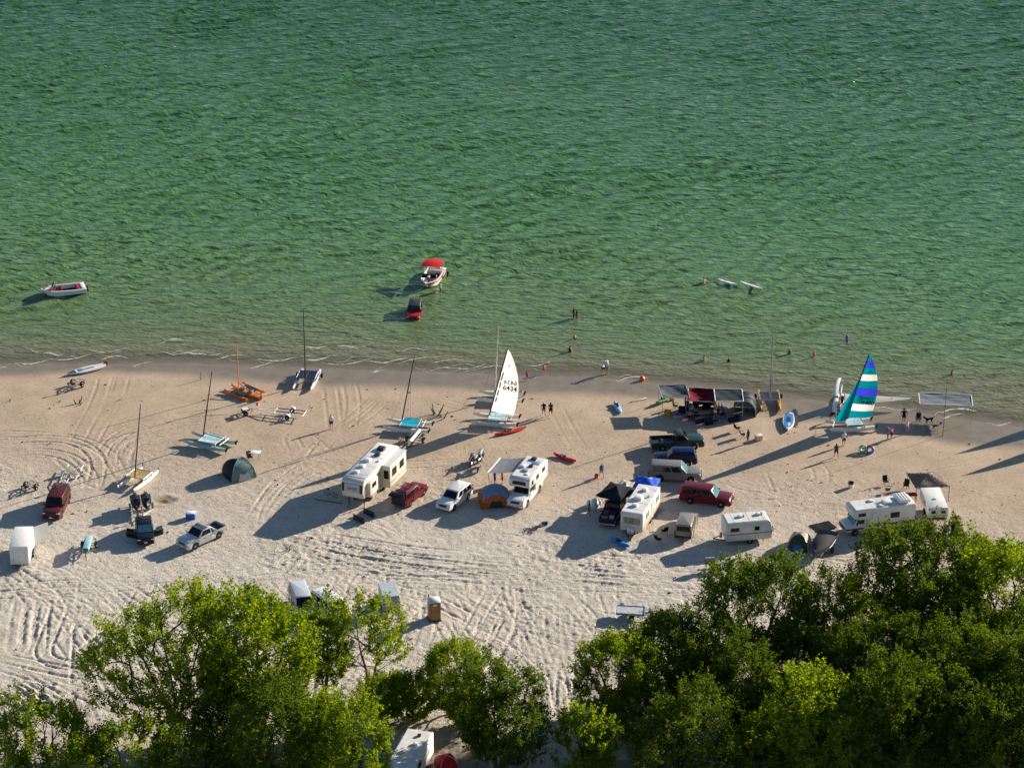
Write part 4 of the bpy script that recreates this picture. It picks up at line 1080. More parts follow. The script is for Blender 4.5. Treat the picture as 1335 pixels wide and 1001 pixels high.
def person(px, py, rz, label, pose_='stand', shirt=None, shorts=None, hair=(.03, .02, .015), skin=None, h=1.74, group='people on the beach', swim=False, hat=None, trousers=False, swimsuit=None, z=None, in_water=None, loc=None):
    p = loc if loc is not None else gat(px, py)
    if in_water is not None:
        p = at(px, py, 0.0); p.z = in_water
    g = body_mesh(pose_); s = h / 1.74
    root = empty('person', p, rz, label, 'person', group); root.scale = (s, s, s)
    def mk(nm, key, m):
        vv, ff = g[key]
        if not vv: return
        me = bpy.data.meshes.new(nm); me.from_pydata(vv, [], ff); me.polygons.foreach_set('use_smooth', np.ones(len(ff), dtype=bool)); me.materials.append(m)
        o = bpy.data.objects.new(nm, me); COL.objects.link(o); o.parent = root
    mk('body', 'body', skin or M_SKIN)
    def cm(c): return mat('cloth_%d_%d_%d' % tuple(int(200 * k) for k in c), c, .85, var=.1)
    if shirt: mk('shirt', 'shirt', cm(shirt))
    if shorts: mk('trousers' if trousers else 'shorts', 'trousers' if trousers else 'shorts', cm(shorts))
    if swimsuit: mk('swimsuit', 'trunk', cm(swimsuit))
    mk('hair', 'hair', mat('hair_%d' % int(1000 * hair[0]), hair, .6))
    if hat:
        vv = g['hair'][0]; zt = max(v[2] for v in vv); xs = [v[0] for v in vv if v[2] > zt - .12]; cx = sum(xs) / len(xs)
        MB().lathe([(.01, .03), (.10, .02), (.125, -.06), (.21, -.075), (.21, -.09), (.11, -.085)], (cx, 0, zt + .01), 14).build('hat', cm(hat), root, smooth=True)
    return root
# ================================================================ vehicles
VEH = 'cars and trucks parked on the sand'
c, a = pose(286.5, 695, 239.5, 717.5)
t = car('pickup_truck', c, a, 'silver crew cab pickup with empty black bed, alone in the open sand', 5.35, 1.9, 1.78, (.46, .48, .50), 'pickup', cab=-.62, windows=2, xc=1.18, belt=1.10, hood=1.10, metal=.5, wr=.40, rack=True)
c, a = pose(81.5, 651, 67.5, 679)
car('suburban', c, a, 'dark red four wheel drive wagon facing us, boat trailer frame behind it', 5.4, 1.95, 1.95, (.085, .018, .017), 'suv', belt=1.15, hood=1.15, rake=.55, back=.12, wr=.40, windows=3, metal=.2)
c, a = pose(187.5, 685, 190.5, 713)
car('dark_car', c, a, 'black car with both front doors wide open, towing two jet skis', 4.6, 1.8, 1.55, (.012, .013, .018), 'suv', belt=.98, hood=.95, rake=.9, back=.5, windows=2, ws=M_TEAL, doors_open=True)
p = gat(534.5, 651); 
car('sport_utility', p, math.atan2(2.5, 1.34), 'maroon car with its black tailgate raised, beside the fifth wheel trailer', 4.7, 1.85, 1.75, (.13, .010, .014), 'suv', belt=1.05, hood=1.02, rake=.7, back=.25, rack=True, gate_open=True)
p = gat(592.4, 656)
car('sport_utility', p, math.atan2(-2.6, -1.48), 'white four door car parked left of the orange tent', 4.75, 1.85, 1.75, (.72, .72, .70), 'suv', belt=1.05, hood=1.04, rake=.75, back=.3, rack=False, metal=.0)
p = gat(882, 583)
car('pickup_truck', p, .115, 'dark green pickup at the head of the row of parked vehicles', 5.75, 1.98, 1.88, (.020, .042, .045), 'pickup', cab=-.30, windows=2, belt=1.18, hood=1.16, xc=1.25, wr=.41, rake=.7)
p = gat(881, 604)
car('sport_utility', p, math.pi - .02, 'blue car facing left between the green pickup and the grey wagon', 4.4, 1.8, 1.72, (.006, .012, .075), 'suv', belt=1.04, hood=1.0, rake=.7, back=.2)
p = gat(880, 624)
car('suburban', p, -.10, 'grey long wagon facing right below the blue car', 5.5, 1.95, 1.9, (.17, .17, .165), 'suv', belt=1.15, hood=1.12, rake=.65, back=.12, ws=M_TEAL, wr=.40)
p = gat(921, 654.5)
car('suburban', p, -.28, 'dark red long wagon facing right, lowest of the row by the tan trailer', 5.4, 1.95, 1.88, (.10, .012, .022), 'suv', belt=1.13, hood=1.08, rake=.65, back=.12, ws=M_TEAL, wr=.40)
c, a = pose(890, 706, 899, 677)
car('minivan', c, a, 'pale tan minivan seen from behind, below the dark red long wagon', 4.9, 1.9, 1.75, (.31, .26, .21), 'van', belt=1.0, hood=.95, rake=.95, back=.16, xc=1.45)
c, a = pose(792, 687, 806, 660)
car('pickup_truck', c, a, 'dark purple pickup backed under the black canopy, bed full of camp gear', 5.3, 1.9, 1.75, (.035, .012, .035), 'pickup', cab=-.45, windows=2, belt=1.08, hood=1.06)
GEAR = [mat('gear_blue', (.08, .16, .30), .6), mat('gear_grey', (.35, .37, .38), .6), mat('gear_dark', (.03, .03, .04), .7), mat('gear_red', (.40, .03, .03), .6)]
rg_ = random.Random(21)
for k, (dx, dy, s, lab) in enumerate([(-1.9, .4, .55, 'grey storage box in the bed of the purple pickup'), (-1.3, -.35, .5, 'dark duffel bag in the bed of the purple pickup'), (-2.1, -.35, .45, 'blue storage tub in the bed of the purple pickup'), (-1.2, .4, .5, 'red bag in the bed of the purple pickup')]):
    q = c + Vector((math.cos(a) * dx - math.sin(a) * dy, math.sin(a) * dx + math.cos(a) * dy, .80))
    cooler(q, a + rg_.uniform(-.3, .3), lab, s * 1.2, s, s * .7, GEAR[(1, 2, 0, 3)[k]], GEAR[(2, 2, 1, 3)[k]], 'storage_box', 'box')
# the red jeep in the shallows
c, a = pose(543, 405, 538, 424.5); c.z = ground_z(c.x, c.y)
j = car('off_roader', c, a, 'red open sided off roader with black top, standing in the shallow water', 3.9, 1.75, 1.85, (.42, .012, .012), 'suv', belt=1.15, hood=1.12, rake=.22, back=.05, xc=.62, wr=.42, windows=2, cabinmat=M_BLACK, group='vehicles in the water', metal=0)
for s in (1, -1):
    MB().box((1.22, s * .80, .96), (1.0, .34, .08)).build('fender', M_BLACK, j, bevel=.03); MB().box((-1.15, s * .82, .96), (.95, .30, .08)).build('fender', M_BLACK, j, bevel=.03)
w = MB().lathe([(.2, -.12), (.38, -.12), (.40, -.05), (.40, .05), (.38, .12), (.2, .12)], (0, 0, 0), 16, 'x').build('spare_wheel', M_TYRE, j, smooth=True); w.location = (-2.1, 0, .98)
# white vans half hidden by the slim tree
p = gat(432, 802)
car('cargo_van', p, -.9, 'white rounded van half hidden behind the slim cottonwood', 4.9, 1.95, 2.1, (.70, .71, .72), 'van', belt=1.15, hood=1.05, rake=.8, back=.15, xc=1.55, metal=0)
p = gat(394, 796)
car('cargo_van', p, -1.3, 'grey and white van left of the white rounded van, mostly behind leaves', 5.2, 1.95, 2.1, (.50, .53, .55), 'van', belt=1.15, hood=1.05, rake=.8, back=.15, xc=1.6, metal=0)

# ================================================================ trailers and campers
CREAM = mat('cream_fibreglass', (.70, .64, .52), .4, var=.06); OFFW = mat('offwhite_panel', (.66, .65, .60), .45, var=.12, scale=1.2); TANP = mat('tan_panel', (.62, .52, .38), .5, var=.08); ROOFW = mat('white_rubber_roof', (.66, .66, .64), .6, var=.10, scale=1.5)
BROWN = mat('brown_trim', (.16, .09, .05), .5); GREYP = mat('grey_panel', (.34, .35, .36), .5)
# fifth wheel
c, a = pose(507, 618, 460, 665)
L, W = 9.2, 2.5
t = rv('fifth_wheel_trailer', c, a, 'long white fifth wheel trailer with slide out room and dark roof vents', L, W, .6, 3.55, CREAM, prof=[(-L / 2, .62), (-L / 2, 3.4), (-L / 2 + .15, 3.52), (L / 2 - .6, 3.52), (L / 2 - .10, 3.30), (L / 2 + .10, 2.3), (L / 2 - .25, 1.45), (L / 2 - 2.1, 1.38), (L / 2 - 2.3, .62)])
MB().box((-.35, 0, 3.545), (L - 1.0, W - .25, .03)).build('roof', ROOFW, t, bevel=.01)
for x, y, s, m, h in ((-3.0, -.1, .75, M_BLACK, .30), (-1.6, .1, .55, M_BLACK, .22), (-.1, -.35, .62, ROOFW, .26), (1.4, -.3, .50, ROOFW, .24), (2.8, -.3, .45, ROOFW, .22)): vent(t, x, y, 3.55, s, m, h)
vent(t, -.3, .75, 3.55, .25, M_GALV, .12)
so = MB().box((-2.2, W / 2 + .45, 2.05), (4.2, .95, 2.45)).build('slide_out', CREAM, t, bevel=.04)
MB().box((-2.2, W / 2 + .47, 3.30), (4.3, 1.0, .06)).build('slide_roof', ROOFW, so)
for x in (-1.2, -3.1): MB().box((x, W / 2 + .94, 2.35), (1.05, .04, .85)).build('window', M_GLASS, so)
MB().box((-.08, W / 2 + .5, 2.30), (.04, .55, .95)).build('window', M_GLASS, so)
for z in (1.35, 1.15): MB().box((-2.2, W / 2 + .935, z), (4.1, .02, .07)).build('stripe', BROWN if z > 1.2 else TANP, so)
so = MB().box((2.75, W / 2 + .20, 2.30), (1.9, .42, 1.5)).build('closet_slide', CREAM, t, bevel=.04)
MB().box((2.75, W / 2 + .42, 2.55), (1.0, .03, .5)).build('window', M_GLASS, so)
plate(t, 'entry_door', 'L', .85, 1.75, .75, 1.9, OFFW, L, W, frame=BROWN); plate(t, 'window', 'L', 1.6, 2.3, .6, .7, M_GLASS, L, W, frame=BROWN)
plate(t, 'window', 'R', -2, 2.3, 1.2, .8, M_GLASS, L, W); plate(t, 'window', 'R', 1, 2.3, 1.0, .8, M_GLASS, L, W)
MB().quad([(L / 2 + .02, -.85, 3.12), (L / 2 + .02, .85, 3.12), (L / 2 + .10, .80, 2.25), (L / 2 + .10, -.80, 2.25)][::-1], .03, Vector((1, 0, .1)).normalized()).build('front_cap', mat('grey_cap', (.42, .44, .47), .35), t)
for s in (1, -1): MB().quad([(L / 2 + .0, s * .90, 3.12), (L / 2 + .0, s * 1.16, 3.12), (L / 2 + .08, s * 1.16, 2.2), (L / 2 + .08, s * .86, 2.2)], .03, Vector((1, 0, .1)).normalized()).build('cap_trim', M_BLACK, t)
rl = random.Random(2)
m = MB()                                                             # unreadable flourish on the front cap
for k in range(9): m.box((L / 2 + .11, -.52 + k * .13, 2.68 + rl.uniform(-.04, .04)), (.02, .05, rl.uniform(.10, .26)), rx=R(18))
m.box((L / 2 + .115, 0, 2.50), (.02, 1.0, .035)).build('emblem', mat('dull_maroon', (.22, .10, .11), .5), t)
for s in (1, -1):
    for x in (-.9, -1.85): wheel(t, x, s * (W / 2 - .2), .37, .24, side=s)
    MB().tube([(L / 2 - 1.0, s * .85, -.1), (L / 2 - 1.0, s * .85, 1.4)], .06).build('landing_leg', M_DARKMETAL, t)
MB().box((L / 2 - .8, 0, 1.2), (.5, .35, .45)).build('pin_box', M_DARKMETAL, t, bevel=.04)
MB().box((-1.0, 0, .56), (6.2, W - .4, .14)).build('chassis', M_DARKMETAL, t)
for s in (1, -1):
    MB().tube([(-L / 2 - .10, s * .22 + .6, .9), (-L / 2 - .10, s * .22 + .6, 3.5)], .022).build('ladder_rail', M_ALU, t)
    for z, m_ in ((1.05, TANP), (.92, BROWN)): MB().box((-.2, s * (W / 2 + .008), z), (L * .50, .016, .07)).build('stripe', m_, t)
for k in range(7): MB().box((-L / 2 - .10, .6, 1.0 + k * .36), (.03, .42, .03)).build('ladder_rung', M_ALU, t)
MB().tube([(-3.6, -W / 2 - .10, 3.30), (2.2, -W / 2 - .10, 3.30)], .09, 8).build('awning_roll', GREYP, t)
for x in (-3.0, -1.0, 1.0, 3.0): MB().box((x, 0, 3.563), (.04, W - .3, .008)).build('roof_seam', GREYP, t)
# white box trailer, left
c, a = pose(33.5, 713, 26.5, 741)
L, W = 4.3, 1.85
t = rv('enclosed_trailer', c, a, 'plain white enclosed box trailer at the left edge', L, W, .42, 2.45, M_WHITE, bev=.035)
MB().box((0, 0, .38), (L * .98, W * .9, .10)).build('chassis', M_DARKMETAL, t)
for s in (1, -1): wheel(t, -.2, s * (W / 2 + .06), .32, .20, M_WHITE, side=s); MB().box((-.2, s * (W / 2 + .06), .72), (.95, .24, .05)).build('fender', M_DARKMETAL, t, bevel=.02)
d = MB().box((-.85, 0, 1.4), (1.6, .05, 1.85)).build('rear_door', M_WHITE, t); d.location = (-L / 2, W / 2 + .02, 0); d.rotation_euler.z = R(-52)
MB().tube([(L / 2 - .05, .5, .42), (L / 2 + 1.0, 0, .42)], .05).tube([(L / 2 - .05, -.5, .42), (L / 2 + 1.0, 0, .42)], .05).build('tongue', M_DARKMETAL, t)
MB().tube([(L / 2 + .85, .08, -.03), (L / 2 + .85, .08, .75)], .035).build('jack', M_DARKMETAL, t)
m = MB()
for z in (.46, 2.41): m.box((L / 2 + .012, 0, z), (.02, W * .99, .06)); 
m.box((L / 2 + .012, 0, 2.05), (.02, W * .9, .03)).build('trim', M_ALU, t)
for s in (1, -1):
    for x in (-1.4, -.5, .4, 1.3): MB().box((x, s * (W / 2 + .006), 1.42), (.035, .014, 1.9)).build('panel_seam', GREYP, t)
for y in (-.6, .6): MB().box((L / 2 + .014, y, 1.3), (.02, .03, 1.5)).build('panel_seam', GREYP, t)
MB().box((L / 2 + .016, 0, 1.3), (.02, .14, .10)).build('badge', GREYP, t)
# narrow blue-topped trailer
c, a = pose(119, 706, 111, 732)
t = trailer_frame(c, a, 'small trailer carrying a narrow pale blue box, left of the black car', 3.9, 1.3, M_DARKMETAL, 'utility_trailer', .28)
MB().box((.05, 0, .95), (2.7, .62, .40)).build('storage_box', mat('pale_blue_box', (.30, .52, .56), .45), t, bevel=.04); MB().box((1.42, 0, .93), (.04, .5, .3)).build('end_panel', mat('deep_teal', (.03, .20, .26), .5), t)
# truck camper
p = gat(684.6, 649); a = math.atan2(-4.1, -1.56)
t = car('camper_truck', p, a, 'white pickup carrying a cabover camper with a grey side awning', 6.0, 2.0, 1.88, (.66, .67, .68), 'pickup', cab=-.1, windows=2, belt=1.18, hood=1.16, xc=1.45, wr=.41, metal=0, group='trailers and campers on the beach')
W = 2.3
cb = MB().prism([(-3.65, 1.12), (-3.65, 3.0), (-3.5, 3.1), (1.35, 3.1), (1.75, 2.9), (1.78, 2.25), (1.5, 2.0), (.02, 1.96), (-.12, 1.12)], -W / 2, W / 2).build('camper_body', OFFW, t, bevel=.06)
MB().box((-1.0, 0, 3.115), (4.6, W - .3, .03)).build('roof', ROOFW, cb)
for x, y, s, m_, h in ((-2.9, -.1, .55, M_BLACK, .2), (-2.2, .4, .8, mat('solar_panel', (.16, .26, .34), .2), .06), (-1.2, .2, .42, M_BLACK, .2), (-.2, .0, .6, GREYP, .16), (-.9, -.6, .5, ROOFW, .22), (.6, .4, .4, ROOFW, .1)): vent(cb, x, y, 3.12, s, m_, h)
MB().quad([(1.80, -.75, 2.4), (1.80, .75, 2.4), (1.78, .70, 2.78), (1.78, -.70, 2.78)], .02, Vector((1, 0, 0))).build('front_window', M_GLASS, cb)
for s in (1, -1):
    for x, w_ in ((-.6, .7), (-2.4, .8), (.9, .5)): MB().box((x, s * (W / 2 + .01), 2.45), (w_, .03, .5)).build('window', M_GLASS, cb)
    MB().box((-1.8, s * (W / 2 + .008), 1.75), (3.4, .02, .10)).build('stripe', GREYP, cb)
AWN = mat('grey_awning', (.36, .38, .38), .8, trans=.25)
aw = MB().sheet(lambda u, v: (-3.4 + 3.6 * u, -W / 2 - .05 - 2.9 * v, 2.95 - .62 * v - .10 * math.sin(v * math.pi)), 6, 8).build('awning', AWN, t, smooth=True, solid=.015)
for x in (-3.35, .15): MB().tube([(x, -W / 2 - 2.9, 2.33), (x, -W / 2 - 2.75, -.05)], .025).build('awning_pole', M_ALU, t)
MB().tube([(-3.4, -W / 2 - 2.95, 2.33), (.2, -W / 2 - 2.95, 2.33)], .045).build('awning_roller', M_ALU, aw)
# tan travel trailer with propane bottles
c, a = pose(846, 662, 823, 698)
L, W = 6.5, 2.35
t = rv('travel_trailer', c, a, 'tan travel trailer with louvred front window and two propane bottles', L, W, .55, 2.65, OFFW, bev=.05)
MB().box((0, 0, 2.665), (L - .2, W - .15, .03)).build('roof', ROOFW, t)
for z in (1.0, 1.25, 2.35, 2.5): MB().box((0, W / 2 + .006, z), (L * .97, .012, .018)).build('panel_seam', GREYP, t); MB().box((L / 2 + .006, 0, z), (.012, W * .94, .018)).build('panel_seam', GREYP, t)
for x in (-2.2, -.7, .9, 2.4): MB().box((x, 0, 2.684), (.04, W - .2, .008)).build('roof_seam', GREYP, t)
plate(t, 'front_window', 'F', 0, 1.75, 1.75, .75, mat('louvre_tan', (.30, .27, .18), .5), L, W)
m = MB()
for y in (-.12, .12):
    for z in (1.55, 1.75, 1.95): m.box((L / 2 + .035, y, z), (.02, .12, .10))
m.build('louvre', M_BLACK, t)
for x, y, s, h in ((-1.9, -.1, .50, .25), (.1, -.2, .75, .32), (1.7, -.1, .5, .25), (-.6, .7, .22, .2)): vent(t, x, y, 2.675, s, ROOFW if s > .3 else M_GALV, h)
for x, w_ in ((-2.2, 1.0), (1.5, .9)): plate(t, 'window', 'L', x, 1.85, w_, .65, mat('pale_glass', (.30, .32, .33), .1), L, W, frame=M_ALU)
plate(t, 'entry_door', 'L', -.2, 1.55, .7, 1.75, OFFW, L, W, frame=M_ALU)
plate(t, 'lower_panel', 'L', 0, .82, L * .96, .36, mat('orange_tan_panel', (.50, .30, .15), .5), L, W, th=.012)
plate(t, 'window', 'R', 0, 1.85, 1.2, .65, M_GLASS, L, W)
for s in (1, -1):
    for x in (-.2, -1.0): wheel(t, x, s * (W / 2 - .16), .33, .22, side=s)
MB().box((0, 0, .50), (L * .95, W * .8, .12)).build('chassis', M_DARKMETAL, t)
m = MB().tube([(L / 2, .7, .5), (L / 2 + 1.2, 0, .5)], .06).tube([(L / 2, -.7, .5), (L / 2 + 1.2, 0, .5)], .06).tube([(L / 2 + 1.05, 0, -.04), (L / 2 + 1.05, 0, .9)], .04); m.build('tongue', M_DARKMETAL, t)
for s in (1, -1): MB().lathe([(.02, .5), (.15, .52), (.16, .6), (.16, .98), (.10, 1.08), (.03, 1.14)], (L / 2 + .35, s * .18, 0), 12).build('propane_bottle', M_WHITE, t, smooth=True)
# white travel trailer with two dark windows
p = gat(973, 703); a = .18
L, W = 4.8, 2.2
t = rv('travel_trailer', p, a, 'small white travel trailer with two dark side windows and spare tyre', L, W, .5, 2.6, OFFW, prof=[(-L / 2, .5), (-L / 2 - .02, 2.45), (-L / 2 + .12, 2.58), (L / 2 - .45, 2.58), (L / 2 - .28, 2.45), (L / 2 + .02, 1.5), (L / 2 - .08, .5)])
MB().box((-.2, 0, 2.595), (L - .7, W - .2, .03)).build('roof', ROOFW, t); 
for x, y in ((-.7, .1), (1.2, .25)): vent(t, x, y, 2.61, .45, ROOFW, .2); MB().box((x + .3, y, 2.70), (.1, .35, .16)).build('vent_lid', M_BLACK, t)
for z in (.75, 1.0, 2.2, 2.38): MB().box((-.1, -W / 2 - .006, z), (L * .92, .012, .018)).build('panel_seam', GREYP, t)
for x in (-1.6, 0, 1.5): MB().box((x, 0, 2.613), (.04, W - .25, .008)).build('roof_seam', GREYP, t)
for x, w_, h_ in ((-1.55, .95, .5), (.75, .55, .5)): plate(t, 'window', 'R', x, 1.8, w_, h_, M_GLASS, L, W, frame=M_ALU)
m = MB()
for z in (1.30, 1.22): m.box((0, -W / 2 - .008, z), (L * .97, .02, .035))
m.build('stripe', BROWN, t); plate(t, 'hatch', 'R', -1.7, 1.0, .6, .35, ROOFW, L, W); plate(t, 'window', 'L', 0, 1.8, 1, .5, M_GLASS, L, W)
m = MB().tube([(-L / 2, .6, .45), (-L / 2 - 1.1, 0, .45)], .05).tube([(-L / 2, -.6, .45), (-L / 2 - 1.1, 0, .45)], .05).tube([(-L / 2 - 1.0, 0, -.04), (-L / 2 - 1.0, 0, .8)], .035); m.build('tongue', M_DARKMETAL, t)
MB().lathe([(.02, .48), (.15, .5), (.15, .95), (.04, 1.1)], (-L / 2 - .3, 0, 0), 12).build('propane_bottle', GREYP, t, smooth=True)
w = MB().lathe([(.12, -.1), (.30, -.1), (.32, 0), (.30, .1), (.12, .1)], (0, 0, 0), 14, 'x').build('spare_wheel', M_TYRE, t, smooth=True); w.location = (L / 2 + .12, -.3, 1.15)
for s in (1, -1): wheel(t, .1, s * (W / 2 - .14), .32, .2, side=s)
MB().box((0, 0, .45), (L * .9, W * .8, .12)).build('chassis', M_DARKMETAL, t)
# motorhome
c, a = pose(1187, 683, 1104, 693.5)
L, W = 6.9, 2.3
t = rv('motorhome', c, a, 'white motorhome with dark stripe and air conditioner, rear hidden by a big tree', L, W, .75, 2.95, OFFW, 'motorhome', prof=[(-L / 2, .62), (-L / 2, 2.9), (-L / 2 + .1, 2.98), (L / 2 - .5, 2.98), (L / 2 - .12, 2.8), (L / 2 - .12, 2.15), (L / 2 - .5, 2.0), (1.75, 1.95), (1.75, .62)])
cabm = mat('motorhome_cab', (.60, .60, .58), .35)
cb = MB().prism([(1.70, .55), (1.70, 1.95), (2.55, 1.93), (3.15, 1.25), (3.85, 1.10), (3.95, .9), (3.95, .5)] + [(2.95 + .46 * math.cos(R(k)), .34 + .46 * math.sin(R(k))) for k in range(20, 161, 28)], -.98, .98).build('cab', cabm, t, bevel=.05)
MB().quad([(3.18, -.8, 1.28), (3.18, .8, 1.28), (2.66, .74, 1.86), (2.66, -.74, 1.86)], .02).build('windshield', M_TEAL, cb)
for s in (1, -1):
    MB().box((2.42, s * .985, 1.58), (.75, .03, .45)).build('window', M_GLASS, cb); MB().box((2.9, s * 1.18, 1.45), (.10, .18, .3)).build('mirror', M_BLACK, cb)
    wheel(t, 2.95, s * .86, .37, .24, side=s); wheel(t, -1.9, s * .9, .37, .3, side=s)
    plate(t, 'stripe', 'L' if s > 0 else 'R', -.9, 1.05, 5.1, .26, mat('dark_maroon', (.07, .02, .03), .4), L, W)
    plate(t, 'window', 'L' if s > 0 else 'R', 2.4, 2.45, .8, .36, M_GLASS, L, W); plate(t, 'window', 'L' if s > 0 else 'R', -1.2, 2.0, 1.0, .6, M_GLASS, L, W)
MB().box((3.0, 0, .82), (2.0, 1.99, .16)).build('cab_stripe', mat('dark_maroon', (.07, .02, .03), .4), cb)
plate(t, 'entry_door', 'L', .9, 1.6, .7, 1.8, ROOFW, L, W, frame=M_ALU)
MB().box((1.9, 0, 2.995), (2.2, W - .25, .03)).build('roof', ROOFW, t); vent(t, -.6, .2, 2.99, .9, ROOFW, .25, 'air_conditioner'); vent(t, .9, -.5, 2.99, .5, ROOFW, .16); vent(t, .2, .7, 2.99, .45, M_WHITE, .14)
m = MB().box((-2.3, 0, 3.22), (1.3, 1.7, .35)); m.build('roof_box', M_WHITE, t, bevel=.05)
m = MB()
for k in range(4): m.box((-2.75 + k * .3, 0, 3.41), (.05, 1.5, .02))
m.build('roof_box_rib', GREYP, t)
MB().box((3.98, 0, .62), (.14, 1.9, .2)).build('front_bumper', M_CHROME, t, bevel=.03)
# small camper at the right
c, a = pose(1211, 658, 1222, 685)
L, W = 4.6, 2.05
t = rv('pop_up_camper', c, a, 'low white camper with two small end windows beside the brown canopy', L, W, .95, 2.0, OFFW, bev=.04)
MB().box((0, 0, 2.01), (L - .05, W - .05, .05)).build('roof', ROOFW, t, bevel=.02); vent(t, .3, 0, 2.035, .3, ROOFW, .12)
for y in (-.5, .5): plate(t, 'window', 'F', y, 1.55, .5, .4, M_GLASS, L, W, frame=M_ALU)
for s in 'LR': plate(t, 'window', s, .2, 1.6, 1.0, .4, M_GLASS, L, W)
plate(t, 'stripe', 'F', 0, 1.15, W * .95, .08, BROWN, L, W)
MB().box((0, 0, .75), (L * .92, W * .82, .42)).build('chassis', M_DARKMETAL, t)
for s in (1, -1): wheel(t, -.3, s * .86, .34, .22, side=s); MB().tube([(L / 2 - .3, s * .8, -.05), (L / 2 - .3, s * .8, .7)], .035).build('jack', M_DARKMETAL, t)
# trailer whose roof shows at the bottom edge
c, a = pose(545, 991, 524, 1028)
L, W = 6.4, 2.4
t = rv('travel_trailer', c, a, 'white trailer roof showing among the trees at the bottom edge', L, W, .5, 2.6, OFFW)
MB().box((0, 0, 2.615), (L - .2, W - .2, .03)).build('roof', ROOFW, t); vent(t, -2.2, .2, 2.62, .3, M_BLACK, .2); vent(t, -.8, .3, 2.62, .4, M_WHITE, .2); vent(t, .6, -.3, 2.62, .5, ROOFW, .2)
for s in (1, -1): wheel(t, 0, s * (W / 2 - .14), .33, .2, side=s); plate(t, 'window', 'L' if s > 0 else 'R', 1, 1.8, 1.0, .6, M_GLASS, L, W)
MB().box((0, 0, .46), (L * .9, W * .8, .1)).build('chassis', M_DARKMETAL, t)
# grey covered trailer behind the thin tree
c, a = pose(503, 779, 512, 805)
L, W = 2.9, 1.65
t = rv('cargo_trailer', c, a, 'small grey box trailer left of the portable toilet', L, W, .45, 1.95, mat('grey_alu_panel', (.33, .35, .36), .45), bev=.05)
MB().box((0, 0, 1.965), (L - .1, W - .1, .03)).build('roof', mat('pale_blue_roof', (.40, .47, .50), .5), t)
for s in (1, -1): wheel(t, 0, s * (W / 2 + .1), .33, .22, side=s); MB().box((0, s * (W / 2 + .10), .74), (.95, .26, .05)).build('fender', M_DARKMETAL, t)
MB().box((0, 0, .40), (L * .9, W * .8, .1)).build('chassis', M_DARKMETAL, t); MB().tube([(L / 2, 0, .4), (L / 2 + 1, 0, .4)], .05).build('tongue', M_DARKMETAL, t)
m = MB()
for k in range(3): m.box((L / 2 + .02, -.5 + .5 * k, 1.2), (.03, .03, 1.4))
m.build('end_rib', M_ALU, t)
# blue flatbed trailer
c, a = pose(806, 803, 838, 804)
t = empty('flatbed_trailer', c, a, 'bright blue flatbed trailer with pale deck at the edge of the trees', 'trailer')
MB().box((0, 0, .70), (2.6, 1.5, .05)).build('deck', mat('pale_deck', (.45, .46, .44), .7), t)
for s in (1, -1): MB().box((0, s * .77, .68), (2.7, .07, .20)).build('side_rail', mat('blue_paint', (.02, .19, .50), .4), t, bevel=.015); wheel(t, .15, s * .80, .27, .16, M_WHITE, side=s)
for s in (1, -1): MB().box((s * 1.33, 0, .68), (.07, 1.46, .20)).build('end_rail', mat('blue_paint', (.02, .19, .50), .4), t, bevel=.015)
MB().tube([(1.3, 0, .6), (2.4, 0, .5)], .05).build('tongue', M_DARKMETAL, t); MB().tube([(.15, -.8, .3), (.15, .8, .3)], .035).build('axle', M_DARKMETAL, t); MB().tube([(2.2, 0, -.03), (2.2, 0, .6)], .03).build('jack', M_DARKMETAL, t)
MB().box((-1.0, 0, .5), (.08, .1, .35)).build('stand', M_DARKMETAL, t); MB().box((.15, 0, .47), (.6, 1.2, .3)).build('spring_hanger', M_DARKMETAL, t)
# portable toilet
p = gat(566, 806)
t = empty('portable_toilet', p, R(-78), 'brown portable toilet with white roof standing on open sand', 'toilet')
BRW = mat('brown_polyethylene', (.25, .125, .05), .5)
MB().box((0, 0, 1.06), (1.12, 1.12, 2.0)).build('cabin', BRW, t, bevel=.04); o = MB().box((.571, 0, 1.02), (.02, .72, 1.8)).build('door', mat('brown_door', (.29, .15, .065), .5), t); MB().box((.59, .28, 1.05), (.04, .05, .16)).build('handle', M_BLACK, o)
MB().sheet(lambda u, v: ((u - .5) * 1.22, (v - .5) * 1.22, 2.05 + .26 * math.sin(u * math.pi) ** .6 * math.sin(v * math.pi) ** .6), 8, 8).build('roof', M_WHITE, t, smooth=True, solid=.02)
MB().box((0, 0, .03), (1.22, 1.22, .12)).build('skid', M_BLACK, t); MB().box((.585, 0, 1.75), (.012, .34, .16)).build('placard', M_WHITE, t); MB().tube([(-.42, -.42, 2.0), (-.42, -.42, 2.55)], .05).build('vent_pipe', M_BLACK, t)
# open boat trailers and dollies
c, a = pose(400, 545, 326, 537)
t = trailer_frame(c, a, 'long empty boat trailer with red winch post lying across the sand', 6.6, 1.9, M_RAIL, 'boat_trailer', .28)
MB().box((2.4, 0, 1.12), (.25, .2, .3)).build('winch', mat('red_winch', (.5, .06, .03), .5), t)
p = gat(319, 540)
t = empty('launching_dolly', p, R(200), 'small black launching dolly at the front of the long boat trailer', 'dolly', 'hand dollies for launching boats')
for s in (1, -1): wheel(t, 0, s * .5, .28, .2, side=s)
MB().tube([(0, -.5, .3), (0, .5, .3)], .04).tube([(-.5, -.4, .65), (.3, -.4, .35)], .04).tube([(-.5, .4, .65), (.3, .4, .35)], .04).tube([(-.5, -.4, .65), (-.5, .4, .65)], .04).build('frame', M_DARKMETAL, t); MB().box((-.1, 0, .66), (.7, .7, .08)).build('cradle', M_RAIL, t)
c, a = pose(98, 614, 84, 640)
trailer_frame(c, a, 'white boat trailer frame hitched behind the dark red wagon', 5.6, 1.9, M_RAIL, 'boat_trailer', .30)
